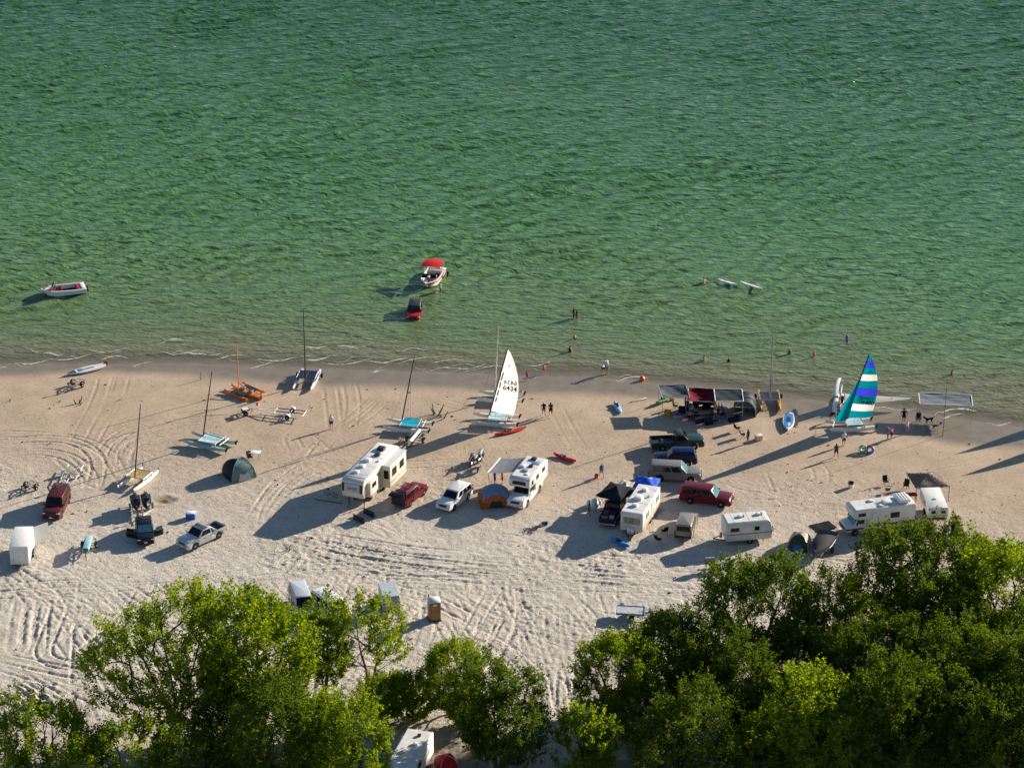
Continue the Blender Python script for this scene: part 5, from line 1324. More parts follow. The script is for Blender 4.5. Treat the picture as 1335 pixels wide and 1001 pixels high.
c, a = pose(45, 634, 28, 646)
trailer_frame(c, a, 'low black trailer frame left of the dark red wagon', 2.8, 1.2, M_DARKMETAL, 'boat_trailer', .24)
c, a = pose(104, 502, 90, 510)
trailer_frame(c, a, 'black dolly frame on the sand below the white dinghy', 3.0, 1.25, M_DARKMETAL, 'boat_trailer', .24)
c, a = pose(545, 572, 530, 590)
t = trailer_frame(c, a, 'dark catamaran trailer with a white gear tube behind the fifth wheel', 4.6, 1.8, M_DARKMETAL, 'boat_trailer', .28)
MB().tube([(-2.0, .1, .95), (1.6, .1, .95)], .20, 12).build('gear_tube', M_WHITE, t, smooth=True)
for x in (-1.8, 1.2): MB().box((x, .1, .70), (.1, .3, .35)).build('tube_bracket', M_DARKMETAL, t)
# jet ski trailer behind the black car
c, a = pose(183, 655, 187, 682)
trailer_frame(c, a, 'double jet ski trailer hitched to the black car', 4.6, 2.2, M_GALV, 'jet_ski_trailer', .28)
def jetski(c, rz, label, m):
    t = empty('jet_ski', c, rz, label, 'jet ski', 'jet skis on the trailer')
    S = []
    for i in range(11):
        q = i / 10; x = (q - .5) * 2.8; b = .52 * (1 if q < .5 else max(.06, 1 - ((q - .5) / .5) ** 2.5)); S.append([(x, -b, .45), (x, -b * .8, .12), (x, 0, .02 + .35 * max(0, q - .75)), (x, b * .8, .12), (x, b, .45), (x, b * .6, .55), (x, 0, .60 + .2 * q * (1 - q) * 4 * (q > .3)), (x, -b * .6, .55)])
    MB().loft(S).build('hull', m, t, smooth=True); MB().box((-.45, 0, .82), (1.2, .36, .32)).build('seat', M_BLACK, t, bevel=.08); MB().box((.45, 0, .85), (.7, .5, .36), ry=R(-18)).build('cowl', m, t, bevel=.10)
    MB().tube([(.15, -.38, 1.12), (.28, -.1, 1.08), (.28, .1, 1.08), (.15, .38, 1.12)], .025).build('handlebar', M_BLACK, t); MB().box((.62, .3, .98), (.06, .16, .10)).box((.62, -.3, .98), (.06, .16, .10)).build('mirror', M_BLACK, t); MB().box((-1.25, 0, .5), (.3, .7, .10)).build('swim_step', GREYP, t, bevel=.02)
JS = mat('jetski_dark', (.012, .013, .018), .35, spec=.2)
for s, lab in ((.55, 'black jet ski on the trailer, nearer the beach cooler'), (-.55, 'black jet ski on the trailer, nearer the dark red wagon')):
    q = c + Vector((-math.sin(a) * s - math.cos(a) * .7, math.cos(a) * s - math.sin(a) * .7, .62)); jetski(q, a, lab, JS)

# ================================================================ boats
c, a = pose(110, 379, 55.5, 383.5); c = at(83, 382, 0.0)
motorboat(c, math.atan2(-1.7, -5.1), 'white open runabout with red seats floating at the left', 5.4, 2.35, M_WHITE, mat('dark_red_floor', (.03, .008, .008), .7), None, None, mat('red_vinyl', (.30, .02, .02), .5))
c = at(563, 366, 0.05)
motorboat(c, math.atan2(-6.0, -1.3), 'white and red motorboat with red sun roof, nose to the off roader', 6.0, 2.3, M_WHITE, mat('brown_floor', (.10, .055, .035), .8), mat('red_stripe', (.50, .02, .03), .3), mat('red_canvas', (.62, .025, .02), .7, trans=.2), mat('cream_vinyl', (.45, .42, .36), .5))
NAVY = mat('navy_paint', (.02, .04, .12), .4); 
# catamarans
SKYH = mat('pale_teal_gelcoat', (.33, .52, .52), .3, var=.08); PALE_TR = mat('pale_blue_mesh', (.42, .60, .62), .8); TURQ = mat('turquoise_mesh', (.02, .36, .50), .7); BLUEH = mat('blue_deck', (.03, .14, .42), .35); TAN_TR = mat('tan_mesh', (.42, .30, .13), .8); YEL = mat('yellow_orange_gelcoat', (.70, .33, .015), .35)
catamaran(gat(180, 629), math.atan2(-3, -1.3), 'white catamaran with tan trampoline and bare dark mast, left of the tent', M_WHITE, TAN_TR, None, rake=R(15), L=4.9, B=2.3, mast_h=7.9)
c = gat(272, 580)
catamaran(c, math.atan2(2.4, -5.0), 'pale teal catamaran with bare black mast left of the dark tent', SKYH, PALE_TR, None, L=5.5, B=2.4, mast_h=8.2, rake=R(11), boom=True)
catamaran(gat(400, 499), R(-98), 'blue and white catamaran pointing at us near the waterline', M_WHITE, mat('navy_mesh', (.012, .02, .05), .8), None, L=5.2, B=2.4, mast_h=8.4, rake=R(1), deckm=BLUEH, wheels=True)
catamaran(gat(531, 559), math.atan2(1.0, -4.8), 'white catamaran with turquoise trampoline above the fifth wheel', M_WHITE, TURQ, None, L=5.05, B=2.3, mast_h=8.1, rake=R(11))
catamaran(gat(652, 521), math.atan2(.5, -4.8), 'white catamaran with pale bare mast behind the white sail', M_WHITE, mat('navy_mesh', (.012, .02, .05), .8), mat('silver_mast', (.55, .54, .50), .4, .5), L=5.05, B=2.3, mast_h=8.2, rake=R(3))
WS = mat('white_sailcloth', (.90, .89, .86), .6, var=.03, trans=.75); INK = mat('sail_number_ink', (.012, .012, .014), .7); GHOST = mat('show_through_grey', (.40, .39, .36), .7); GREYINK = mat('grey_print', (.16, .16, .17), .7)  # GHOST paints the back-side number showing through the cloth; battens share it
catamaran(gat(645, 551), math.atan2(.6, -4.8), 'white sailed catamaran with number 6434 on its raised sail', M_WHITE, PALE_TR, None, L=5.05, B=2.4, mast_h=8.4, rake=R(14),
    sail=dict(foot=2.75, swing=.10, panels=[(0, .18, WS), (.18, .36, WS), (.36, .52, WS), (.52, .68, WS), (.68, .84, WS), (.84, 1, WS)], battens=[.18, .36, .52, .68, .84], batten_mat=GHOST,
              text=[('6434', .60, .375, .80, INK, False), ('6434', .60, .465, .74, GHOST, True)], marks=[(.5, .755, .42, INK), (.42, .88, .16, INK), (.4, .10, .22, GREYINK)]))
# windowed luff strip on that sail
WSROOT = [o for o in COL.objects if o.name.startswith('catamaran') and '6434' in str(o.get('label', ''))][0]
rk = R(14); upv = Vector((-math.sin(rk), 0, math.cos(rk))); mb_ = Vector((5.05 * .12, 0, .90))
for z0_, z1_, dx in ((4.5, 5.5, .20), (3.55, 4.3, .20), (2.6, 3.3, .20), (1.8, 2.4, .20)):
    A = mb_ + upv * z0_ + Vector((-dx, .15, 0)); B = mb_ + upv * z1_ + Vector((-dx, .15, 0))
    MB().quad([A, A + Vector((-.16, .02, 0)), B + Vector((-.16, .02, 0)), B], .006, Vector((0, 1, 0))).build('luff_print', GREYINK, WSROOT)
TEALS = mat('teal_sailcloth', (.0, .50, .56), .6, var=.04, trans=.68); PURP = mat('violet_sailcloth', (.20, .22, .85), .6, var=.04, trans=.68)
catamaran(gat(1108, 558), math.atan2(-.7, -5.0), 'catamaran with teal, violet and white striped sail numbered 104480', M_WHITE, PALE_TR, None, L=5.05, B=2.4, mast_h=8.3, rake=R(16),
    sail=dict(foot=2.75, swing=.08, panels=[(0, .105, TEALS), (.105, .215, WS), (.215, .345, TEALS), (.345, .47, PURP), (.47, .585, TEALS), (.585, .69, WS), (.69, .80, TEALS), (.80, .905, PURP), (.905, 1, TEALS)],
              battens=[.345, .47, .585, .69, .80, .905], batten_mat=mat('dark_seam', (.02, .10, .16), .6), text=[('104480', .52, .222, .66, INK, False), ('104480', .52, .288, .58, mat('shadow_number', (.0, .14, .15), .7), True)],
              marks=[(.52, .735, .42, INK), (.45, .635, .13, INK), (.6, .855, .12, INK), (.45, .055, .2, GREYINK)]), jib=TEALS)
catamaran(gat(1003, 527), R(-91), 'yellow orange catamaran with black trampoline pointing at us', YEL, M_BLACK, mat('grey_mast', (.25, .25, .24), .5, .4), L=5.3, B=2.45, mast_h=8.3, rake=R(1), wheels=True)
# catamaran lying on its side behind the striped sail
c = gat(1086, 527); t = catamaran(c, 0, 'white catamaran lying on its side with its sail spread along the waterline', M_WHITE, mat('white_mesh', (.60, .58, .54), .8), M_ALU, L=5.05, B=2.35, mast_h=8.0, rake=R(-4),
    sail=dict(foot=2.2, swing=.0, panels=[(0, .2, WS), (.2, .4, WS), (.4, .6, WS), (.6, .8, WS), (.8, 1, WS)], battens=[.2, .4, .6, .8], batten_mat=GHOST, marks=[(.5, .7, .4, mat('red_mark', (.45, .05, .04), .6)), (.5, .42, .45, INK), (.5, .25, .3, mat('orange_mark', (.55, .16, .04), .6))]))
t.rotation_euler = (Matrix.Rotation(R(80), 3, 'Z') @ Matrix.Rotation(R(91), 3, 'X')).to_euler(); t.location = c + Vector((0, 0, 1.17))
# orange trimaran
c = gat(321, 514); rz = math.atan2(3.4, -3.6)
t = empty('trimaran', c, rz, 'orange trimaran with three slim hulls and an orange mast', 'trimaran')
ORG = mat('orange_gelcoat', (.74, .19, .015), .35)
MB().loft(hull_secs(5.0, .75, .42, rocker=.12)).build('main_hull', ORG, t, smooth=True)
for s in (1, -1):
    o = MB().loft(hull_secs(3.9, .28, .30, rocker=.12)).build('outrigger_hull', ORG, t, smooth=True); o.location = (.3, s * 1.35, .04)
    MB().sheet(lambda u, v: (-.9 + 2.0 * u, s * (.40 + .82 * v), .50), 3, 3).build('trampoline', M_BLACK, t, solid=.01)
    for x in (-.8, 1.1): MB().tube([(x, s * .2, .50), (x, s * 1.35, .38)], .035).build('crossbeam', M_BLACK, t)
for x in (.6, -.7):
    o = MB().lathe([(.02, 0), (.5, 0), (.54, .02), (.5, .06), (.02, .03)], (0, 0, 0), 14).build('cockpit', M_BLACK, t, smooth=True); o.scale = (.75, .5, 1); o.location = (x, 0, .45)
    MB().box((x - .32, 0, .66), (.08, .40, .36), ry=R(-12)).build('seat', GREYP, t, bevel=.03)
MB().box((-2.55, 0, .62), (.12, .06, .9)).build('rudder', M_BLACK, t); MB().tube([(1.25, 0, .42), (1.25, 0, 5.9)], .05, 8).build('mast', ORG, t, smooth=True); MB().tube([(1.2, .1, 1.2), (-.3, .18, .8)], .06).build('rolled_sail', M_ORANGE, t)
# dinghies, kayaks, boards
c, a = pose(141, 478, 84, 491)
t = empty('sailing_dinghy', c, a, 'white dinghy hull with dark blue bow at the waterline, far left', 'dinghy')
MB().loft(hull_secs(4.7, 1.25, .36, rocker=.10, sheer=.06, transom=.55)).build('hull', M_WHITE, t, smooth=True)
MB().loft([[(x, y * .97, z + .012) for x, y, z in s] for s in hull_secs(4.7, 1.27, .37, rocker=.10, sheer=.06, transom=.55)[11:]]).build('bow_paint', NAVY, t, smooth=True)
MB().box((-.3, 0, .395), (1.3, .55, .03)).build('cockpit', mat('dinghy_grey', (.30, .32, .36), .6), t); MB().box((.75, 0, .42), (.5, .62, .03)).build('deck_mat', mat('dinghy_blue', (.05, .20, .36), .5), t); MB().box((-2.45, 0, .42), (.5, .06, .6)).build('rudder', mat('red_rudder', (.30, .04, .02), .5), t); MB().tube([(-2.2, 0, .60), (-1.0, 0, .62)], .02).build('tiller', M_WOOD, t)
REDP = mat('red_polyethylene', (.58, .03, .02), .4)
c, a = pose(646, 568.5, 685, 559.5); kayak(c, a, 'long red kayak lying beside the white sailed catamaran', 3.9, .72, REDP, mat('kayak_seat', (.05, .06, .10), .7))
c, a = pose(723, 594, 750, 603); kayak(c, a, 'short red kayak alone on the open sand', 3.0, .75, REDP, M_BLACK)
c, a = pose(801, 526, 809, 540); kayak(c, a, 'light blue kayak with dark cockpit near the water edge', 3.0, .75, mat('light_blue_plastic', (.22, .42, .62), .4), NAVY)
c, a = pose(798, 704, 819, 714); kayak(c, a, 'bright blue kayak below the tan trailer', 2.6, .72, mat('bright_blue_plastic', (.03, .20, .58), .4), NAVY)
c, a = pose(856, 529, 877, 520); kayak(c + Vector((0, 0, .25)), a, 'green and black kayak under the grey shade canopy', 2.9, .72, mat('green_plastic', (.10, .38, .10), .4), M_BLACK)
for x, lab in ((858, 'pale trestle under the left end of the green kayak'), (873, 'pale trestle under the right end of the green kayak')):
    p = gat(x, 528 - (x - 856) * .43); t = empty('trestle', p, a, lab, 'trestle'); MB().box((0, 0, .23), (.08, .8, .05)).box((0, .3, .08), (.06, .06, .34)).box((0, -.3, .08), (.06, .06, .34)).build('frame', M_WOOD, t)
c, a = pose(1029, 541, 1027, 565)
t = empty('sailing_dinghy', c, a, 'small blue and white dinghy hull pointing at us beside the yellow orange catamaran', 'dinghy')
MB().loft(hull_secs(4.3, 1.3, .36, rocker=.10, sheer=.06, transom=.6)).build('hull', M_WHITE, t, smooth=True); MB().loft([[(x, y * .80, z + .018) for x, y, z in s] for s in hull_secs(4.3, 1.3, .37, rocker=.10, sheer=.06, transom=.6)[1:13]]).build('deck_paint', mat('sky_blue_deck', (.06, .24, .52), .4), t, smooth=True)
MB().box((-.4, 0, .42), (1.1, .42, .03)).build('cockpit', NAVY, t); MB().box((.9, .1, .43), (.7, .25, .02)).build('deck_stripe', M_WHITE, t); MB().box((-2.2, 0, .45), (.3, .05, .5)).build('rudder', M_WOOD, t)
for (x0, y0, x1, y1, lab) in ((935, 366, 961, 373.5, 'left one of two white boards floating end to end'), (964, 369, 994, 379, 'right one of two white boards floating end to end')):
    p0 = at(x0, y0, 0.05); p1 = at(x1, y1, 0.05); d = p1 - p0
    kayak((p0 + p1) / 2 + Vector((0, 0, .06)), math.atan2(d.y, d.x), lab, d.length, .66, mat('bright_white', (.88, .88, .86), .4, var=.02), None, 'paddle_board', 'board', D=.17, group='boards on the water')
p = at(837, 496, .02); t = tag(MB().lathe([(.01, -.28), (.18, -.24), (.30, -.10), (.33, .03), (.28, .18), (.16, .29), (.05, .33), (.05, .40), (.01, .41)], (0, 0, 0), 16).build('buoy', mat('buoy_orange', (.85, .13, .01), .4), None, smooth=True), 'round orange float lying at the edge of the water', 'buoy'); t.location = p + Vector((0, 0, .22))
# covered boat in the shade on the right
c, a = pose(1080, 708, 1062, 736)
t = empty('covered_boat', c, a, 'dark covered boat with white side stripe behind the trees on the right', 'boat')
o = MB().loft(hull_secs(5.0, 2.0, .75, rocker=.15, sheer=.12)).build('hull', mat('boat_black', (.02, .02, .025), .3), t, smooth=True); o.location.z = .55
o = MB().sheet(lambda u, v: (-2.45 + 4.7 * u, (v - .5) * 1.95 * (1 if u < .45 else max(.06, 1 - ((u - .45) / .55) ** 2.3)), 1.36 + .30 * math.sin(v * math.pi) * math.sin(u * math.pi)), 14, 8).build('canvas_cover', mat('dark_canvas', (.045, .048, .05), .8), t, smooth=True, solid=.02)
for s in (1, -1):
    MB().sheet(lambda u, v: (-2.4 + 3.6 * u, s * (1.025 * (1 if u < .6 else 1 - .35 * ((u - .6) / .4) ** 2)), 1.05 + .12 * v), 10, 1).build('stripe', M_WHITE, t, solid=.02); wheel(t, -.6, s * .95, .32, .2, side=s)
    MB().tube([(-2.2, s * .5, .5), (1.5, s * .3, .5)], .05).build('trailer_rail', M_DARKMETAL, t)
MB().tube([(1.2, 0, .5), (3.0, 0, .45)], .05).build('trailer_tongue', M_DARKMETAL, t); MB().tube([(2.8, 0, -.03), (2.8, 0, .6)], .03).build('jack', M_DARKMETAL, t); MB().tube([(-.6, -.9, .35), (-.6, .9, .35)], .035).build('axle', M_DARKMETAL, t)
# ================================================================ tents, canopies, furniture
DKG = mat('tent_dark', (.012, .022, .024), .6); GRG = mat('tent_grey_green', (.16, .23, .20), .6)
dome_tent(gat(312, 619), R(28), 'dark green and grey dome tent on the open sand at left', 3.1, 3.1, 1.9, GRG, DKG, mat('mesh_window', (.55, .55, .5), .7))
OT = mat('tent_orange', (.52, .12, .02), .6); GT = mat('tent_blue_grey', (.17, .24, .33), .6)
dome_tent(gat(645, 654), R(8), 'orange tent with blue grey top between the white car and the camper truck', 3.2, 2.9, 1.75, OT, OT, mat('tent_mesh_dark', (.04, .045, .05), .7), fly=GT, skirt=OT)
dome_tent(gat(1042, 712), R(-15), 'tan and green dome tent beside the covered boat', 2.3, 2.3, 1.5, mat('tent_olive', (.06, .08, .04), .7), mat('tent_tan', (.42, .37, .26), .7), mat('tent_blue_door', (.05, .16, .40), .6))
dome_tent(gat(582, 998), R(20), 'red tent in the shade beside the trailer at the bottom edge', 1.9, 1.9, 1.1, mat('tent_red', (.45, .02, .02), .7), mat('tent_darkred', (.18, .015, .015), .7))
GREYC = mat('grey_canopy', (.085, .10, .105), .75, trans=.03); REDC = mat('red_canopy', (.14, .004, .012), .75, trans=.06); NETC = mat('slate_net', (.03, .04, .044), .8, trans=.03)
shade('shade_canopy', gat(878, 533), R(5), 'grey flat shade canopy left of the red one', 3.05, 3.3, 2.15, GREYC, sag=.32)
shade('shade_canopy', gat(914, 536), R(-8), 'dark red shade canopy between the grey and the slate one', 3.2, 3.3, 1.95, REDC, sag=.5)
shade('shade_canopy', gat(949, 538), R(-1), 'slate shade canopy with white frame right of the red one', 3.1, 3.2, 2.15, NETC, frame=M_RAIL)
shade('shade_canopy', gat(1231, 543), R(-5), 'wide pale grey shade canopy on white posts by the water at right', 5.8, 2.9, 2.1, mat('pale_slate', (.17, .185, .20), .75, trans=.08), frame=M_RAIL)
shade('peaked_canopy', gat(1209, 645), R(8), 'brown peaked canopy next to the low white camper', 3.6, 3.5, 1.75, mat('brown_canopy', (.20, .155, .13), .8, trans=.15), peak=.75, post=M_DARKMETAL)
shade('peaked_canopy', gat(803, 664), R(62), 'black peaked canopy over the purple pickup left of the tan trailer', 3.5, 3.0, 2.05, mat('black_canopy', (.014, .016, .02), .8), peak=.7, post=M_DARKMETAL)
shade('peaked_canopy', gat(842, 651), R(-14), 'bright blue canopy at the far end of the tan trailer', 2.5, 2.6, 1.95, mat('blue_canopy', (.02, .11, .60), .7, trans=.25), peak=.6)
shade('peaked_canopy', gat(815, 655), R(62), 'beige tarp canopy between the black canopy and the tan trailer', 2.2, 1.7, 2.0, mat('beige_tarp', (.42, .40, .33), .8), peak=.35)
# barrel shaped screen shelter beside the slate canopy
p = gat(971, 537); t = empty('screen_shelter', p, R(84), 'dark arched screen shelter left of the yellow orange catamaran', 'shelter')
MB().sheet(lambda u, v: ((u - .5) * 2.6 * 1.0 * (1 if True else 1), 1.25 * math.cos(math.pi * v), 1.95 * math.sin(math.pi * v) ** .8 - .03), 6, 12).build('arched_fabric', mat('shelter_dark', (.035, .045, .05), .6, trans=.1), t, smooth=True, solid=.012)
for x in (-1.3, 0, 1.3): MB().tube([(x, 1.27 * math.cos(math.pi * v / 12), 1.97 * math.sin(math.pi * v / 12) ** .8) for v in range(13)], .025, 5).build('hoop', M_ALU, t)
MB().sheet(lambda u, v: (1.31, 1.15 * math.cos(math.pi * u) * (1 if v else 1), 1.85 * math.sin(math.pi * u) ** .8 * v), 8, 4).build('end_wall', mat('shelter_pale', (.45, .45, .42), .7), t, solid=.01)
# gear under the shoreline canopies
t = table(gat(918, 545), R(12), 'long wooden board table in front of the red shade canopy', 4.0, .75, .75, M_WOOD, M_WOOD, 'long_table')
for px, py, lab, m1, m2, s in ((884, 545, 'tan storage chest under the grey shade canopy', mat('tan_chest', (.50, .40, .22), .6), mat('purple_lid', (.12, .07, .20), .6), .8), (893, 548, 'white and red cooler at the left end of the long table', M_WHITE, REDP, .6), (905, 538, 'purple tote behind the long table', mat('purple_tote', (.14, .08, .22), .6), M_WHITE, .6), (876, 522, 'orange tub next to the green kayak', M_ORANGE, M_ORANGE, .45)):
    cooler(gat(px, py), .2, lab, s, s * .6, s * .55, m1, m2)
REDCAN = [o for o in COL.objects if str(o.get('label', '')).startswith('dark red shade canopy')][0]
for x0, y0, a_, w_ in ((.4, 1.60, 0, 2.2), (1.50, .3, 90, 2.4), (-.6, 1.62, 0, .8)):
    o = MB().sheet(lambda u, v: ((u - .5) * w_, .05 * math.sin(u * 21), 2.05 * (1 - v) + .04), 16, 4).build('side_curtain', mat('maroon_curtain', (.05, .006, .012), .85), REDCAN, smooth=True, solid=.01); o.location = (x0, y0, 0); o.rotation_euler.z = R(a_)
GCAN = [o for o in COL.objects if str(o.get('label', '')).startswith('grey flat shade canopy')][0]
o = MB().sheet(lambda u, v: ((u - .5) * .5, .03 * math.sin(u * 9), 2.05 * (1 - v) + .1), 6, 4).build('side_curtain', M_DARKMETAL, GCAN, smooth=True, solid=.01); o.location = (1.3, -1.2, 0)
rz_ = random.Random(31)
CL = [mat('clutter_navy', (.015, .02, .05), .8), mat('clutter_maroon', (.10, .01, .02), .8), mat('clutter_black', (.012, .012, .014), .8), mat('clutter_grey', (.16, .17, .18), .8), mat('clutter_yellow', (.45, .30, .03), .7), mat('clutter_white', (.6, .6, .58), .7)]
for px, py, k, lab in ((898, 533, 2, 'black duffel box under the left of the red canopy'), (907, 530, 1, 'maroon bag box at the back of the red canopy'), (921, 533, 0, 'navy box under the right of the red canopy'), (927, 540, 2, 'black crate between the red and slate canopies'), (941, 545, 3, 'grey tub under the front of the slate canopy'), (889, 538, 0, 'navy tub under the right of the grey canopy'),
        (870, 541, 4, 'yellow crate in front of the grey canopy'), (955, 549, 2, 'black box at the right front of the slate canopy'), (912, 551, 1, 'maroon box on the sand before the long table'), (924, 553, 2, 'black box on the sand before the long table'), (944, 536, 5, 'white box behind the furled sail'), (962, 548, 0, 'navy box left of the screen shelter')):
    cooler(gat(px, py), rz_.uniform(-.6, .6), lab, rz_.uniform(.6, 1.0), rz_.uniform(.4, .65), rz_.uniform(.3, .7), CL[k], CL[(k + 2) % 4 if k < 4 else k], 'gear_box', 'box')
for px, py, m_, lab in ((899, 547, 1, 'maroon camp chair left of the long table'), (909, 549, 2, 'black camp chair in front of the long table'), (933, 552, 0, 'navy camp chair at the right of the long table'), (881, 533, 2, 'black camp chair under the grey shade canopy')): chair(gat(px, py), rz_.uniform(0, 6), lab, CL[m_])
t = empty('furled_sail', gat(937, 541), R(-25), 'orange, white and blue furled sail propped under the slate canopy', 'sail')
for k, m_ in enumerate((M_WHITE, M_ORANGE, mat('sail_blue', (.04, .16, .40), .6))):
    MB().sheet(lambda u, v: (-.5 + .35 * k + .8 * u * (1 - .5 * v), .05 * math.sin(9 * u + k) + .35 * v - .2, -.03 + 1.45 * v * (1 - .35 * u)), 6, 6).build('sail_fold', m_, t, smooth=True, solid=.03)
t = tag(MB().box((0, 0, .06), (2.0, .22, .10)).build('plank', mat('pale_wood', (.62, .54, .42), .8), None, bevel=.02), 'pale loose plank on the wet sand right of the light blue kayak', 'plank'); place(t, gat(833, 522), R(28))
# chairs, tables, coolers elsewhere
CB = mat('chair_black', (.015, .015, .018), .8); CR = mat('chair_red', (.30, .02, .03), .8)
chair(gat(1155, 632), R(-70), 'black camp chair farthest from the motorhome', CB); chair(gat(1157, 642), R(160), 'black camp chair nearest the motorhome roof box', CB); chair(gat(1181, 637), R(-110), 'black camp chair left of the brown canopy', CB)
chair(gat(961, 562), R(30), 'upper of two black camp chairs on the sand below the slate canopy', CB); chair(gat(968, 570), R(10), 'lower of two black camp chairs on the sand below the slate canopy', CB)
chair(gat(866, 696), R(120), 'black camp chair behind the tan minivan', CB); chair(gat(858, 707), R(40), 'small dark camp chair left of the tan minivan', CB)
table(gat(1187, 651), R(5), 'low red topped table between the motorhome and the low camper', 1.3, .8, .6, CR)
table(gat(332, 597), R(-8), 'white folding table beside the dark dome tent', 1.3, .8, .72, M_WHITE); chair(gat(326, 600), R(-60), 'brown camp chair at the white folding table', mat('chair_brown', (.16, .08, .05), .8))
cooler(gat(249, 675), R(-5), 'large blue and white cooler on the sand above the silver pickup', .95, .65, .62, mat('cooler_blue', (.02, .12, .50), .5), M_WHITE)
cooler(gat(989, 573), R(20), 'cream coloured cooler beside the person at the two chairs', .75, .6, .5, mat('cream_box', (.70, .55, .38), .6), mat('cream_lid', (.75, .62, .46), .6))
cooler(gat(476, 647), R(-35), 'blue bin beside the fifth wheel steps', .4, .4, .7, mat('bin_blue', (.05, .05, .40), .5), mat('bin_blue2', (.06, .07, .45), .5)); 
t = empty('bucket', gat(1109, 635), 0, 'white bucket with black liner alone on the sand at right', 'bucket'); MB().lathe([(.02, -.02), (.24, -.02), (.30, .55), (.27, .55), (.22, .10), (.02, .10)], n=16).build('pail', M_WHITE, t, smooth=True); MB().lathe([(.31, .42), (.33, .60), (.26, .58), (.22, .35), (.02, .34)], n=16).build('liner', M_BLACK, t, smooth=True)
t = empty('picnic_table', gat(940, 741), R(8), 'grey picnic table with a dark grill box below the white travel trailer', 'table')
MB().box((0, 0, .74), (2.2, .75, .06)).build('table_top', mat('grey_wood', (.40, .38, .34), .8), t)
for s in (1, -1): MB().box((0, s * .72, .45), (2.2, .26, .05)).build('bench', mat('grey_wood', (.40, .38, .34), .8), t); MB().box((s * .8, 0, .36), (.08, 1.3, .08)).box((s * .8, .36, .35), (.08, .08, .75), rx=R(22)).box((s * .8, -.36, .35), (.08, .08, .75), rx=R(-22)).build('trestle', M_DARKMETAL, t)
t = empty('grill', gat(925, 742), R(8), 'dark box grill at the left end of the picnic table', 'grill'); MB().box((0, 0, .95), (.95, .6, .4)).build('fire_box', M_DARKMETAL, t, bevel=.03); MB().sheet(lambda u, v: ((u - .5) * .95, (v - .5) * .6, 1.15 + .22 * math.sin(v * math.pi)), 2, 8).build('lid', GREYP, t, smooth=True, solid=.02)
for sx in (1, -1):
    for sy in (1, -1): MB().tube([(sx * .42, sy * .25, -.03), (sx * .40, sy * .22, .8)], .025).build('leg', M_DARKMETAL, t)
t = tag(MB().sheet(lambda u, v: ((u - .5) * 2.3, (v - .5) * 1.7, .03 + .02 * math.sin(u * 9)), 6, 4).build('dark_sheet', mat('sheet_black', (.008, .010, .012), .9), None, solid=.03), 'dark rectangular sheet on the sand left of the motorhome', 'mat'); p = gat(1073, 687); place(t, p + Vector((0, 0, .06)), R(25))  # thin dark rectangle laid flat on the sand
for px, py, ang, lab in ((481, 672, -40, 'upper of two dark boards standing on edge left of the maroon car'), (468, 680, -38, 'lower of two dark boards standing on edge left of the maroon car')):
    t = empty('leaning_board', gat(px, py), R(ang), lab, 'board', 'dark boards on edge'); MB().box((0, 0, .32), (1.5, .05, .70)).build('panel', M_DARKMETAL, t); 
    for s in (1, -1): MB().tube([(s * .6, .02, .55), (s * .6, .40, -.03)], .02).build('stay', M_DARKMETAL, t)
t = tag(MB().tube([(-1.5, 0, .08), (1.5, 0, .08)], .045, 8).build('dark_pole', M_DARKMETAL, None), 'dark pole lying in the shadow left of the fifth wheel', 'pole'); place(t, gat(428, 654), R(-18))
t = tag(MB().tube([(0, 0, -.3), (.05, 0, 7.0)], .035, 6, .018).build('thin_mast', M_DARKMETAL, None), 'thin tall pole standing near the water at far right', 'pole'); t.location = gat(1229, 568)
t = tag(MB().tube([(0, 0, -.2), (.02, 0, 1.0)], .06, 6, .05).build('short_post', M_WOOD, None), 'short dark post left of the orange trimaran mast', 'post'); t.location = gat(262, 495)
# driftwood
rd = random.Random(5)
for px, py, n, s, lab in ((569, 541, 4, 1.1, 'dead branches sticking up from the sand right of the turquoise trampoline'), (578, 544, 3, .9, 'low driftwood beside the upright dead branches'), (102, 527, 4, .9, 'dark driftwood stump below the black dolly'), (375, 717, 4, .55, 'small dark driftwood in the churned sand below the big shadow'), (79, 524, 3, .4, 'bit of driftwood left of the dark stump'), (12, 523, 3, .4, 'little dark driftwood at the left edge of the beach'), (157, 522, 3, .35, 'tiny driftwood on the sand right of the stump')):
    t = empty('driftwood', gat(px, py), rd.uniform(0, 6), lab, 'driftwood', 'driftwood on the beach')
    for k in range(n):
        a = rd.uniform(0, 6.28); q = Vector((math.cos(a) * .25 * s, math.sin(a) * .25 * s, -.08)); e = q + Vector((math.cos(a) * s * rd.uniform(.1, .6), math.sin(a) * s * rd.uniform(.1, .6), s * rd.uniform(.5, 1.2)))
        MB().tube([q, q.lerp(e, .5) + Vector((rd.uniform(-.08, .08), rd.uniform(-.08, .08), .05)), e], [.09 * s, .07 * s, .03 * s], 6).build('branch', mat('driftwood_brown', (.13, .085, .05), .9, var=.3), t)
# scattered bits of bark, stones and weed (uncountable)
dm = MB(); rq = random.Random(77)
for k in range(900):
    px, py = rq.uniform(-10, 1340), 500 + 400 * rq.random() ** 1.1
    p = gat(px, py)
    if shore_y(p.x) - p.y < 5: continue
    s_ = rq.choice((.03, .04, .05, .06, .09)) * rq.uniform(.7, 1.4); dm.box((p.x, p.y, p.z + s_ * .25), (s_ * rq.uniform(1, 3), s_, s_ * .8), rq.uniform(0, 3), rq.uniform(-.4, .4), rq.uniform(-.4, .4))
o = dm.build('debris', mat('debris_brown', (.09, .065, .045), .9, var=.5, scale=.8)); o['kind'] = 'stuff'; o['label'] = 'bits of bark, weed and stones scattered over the sand'; o['category'] = 'debris'
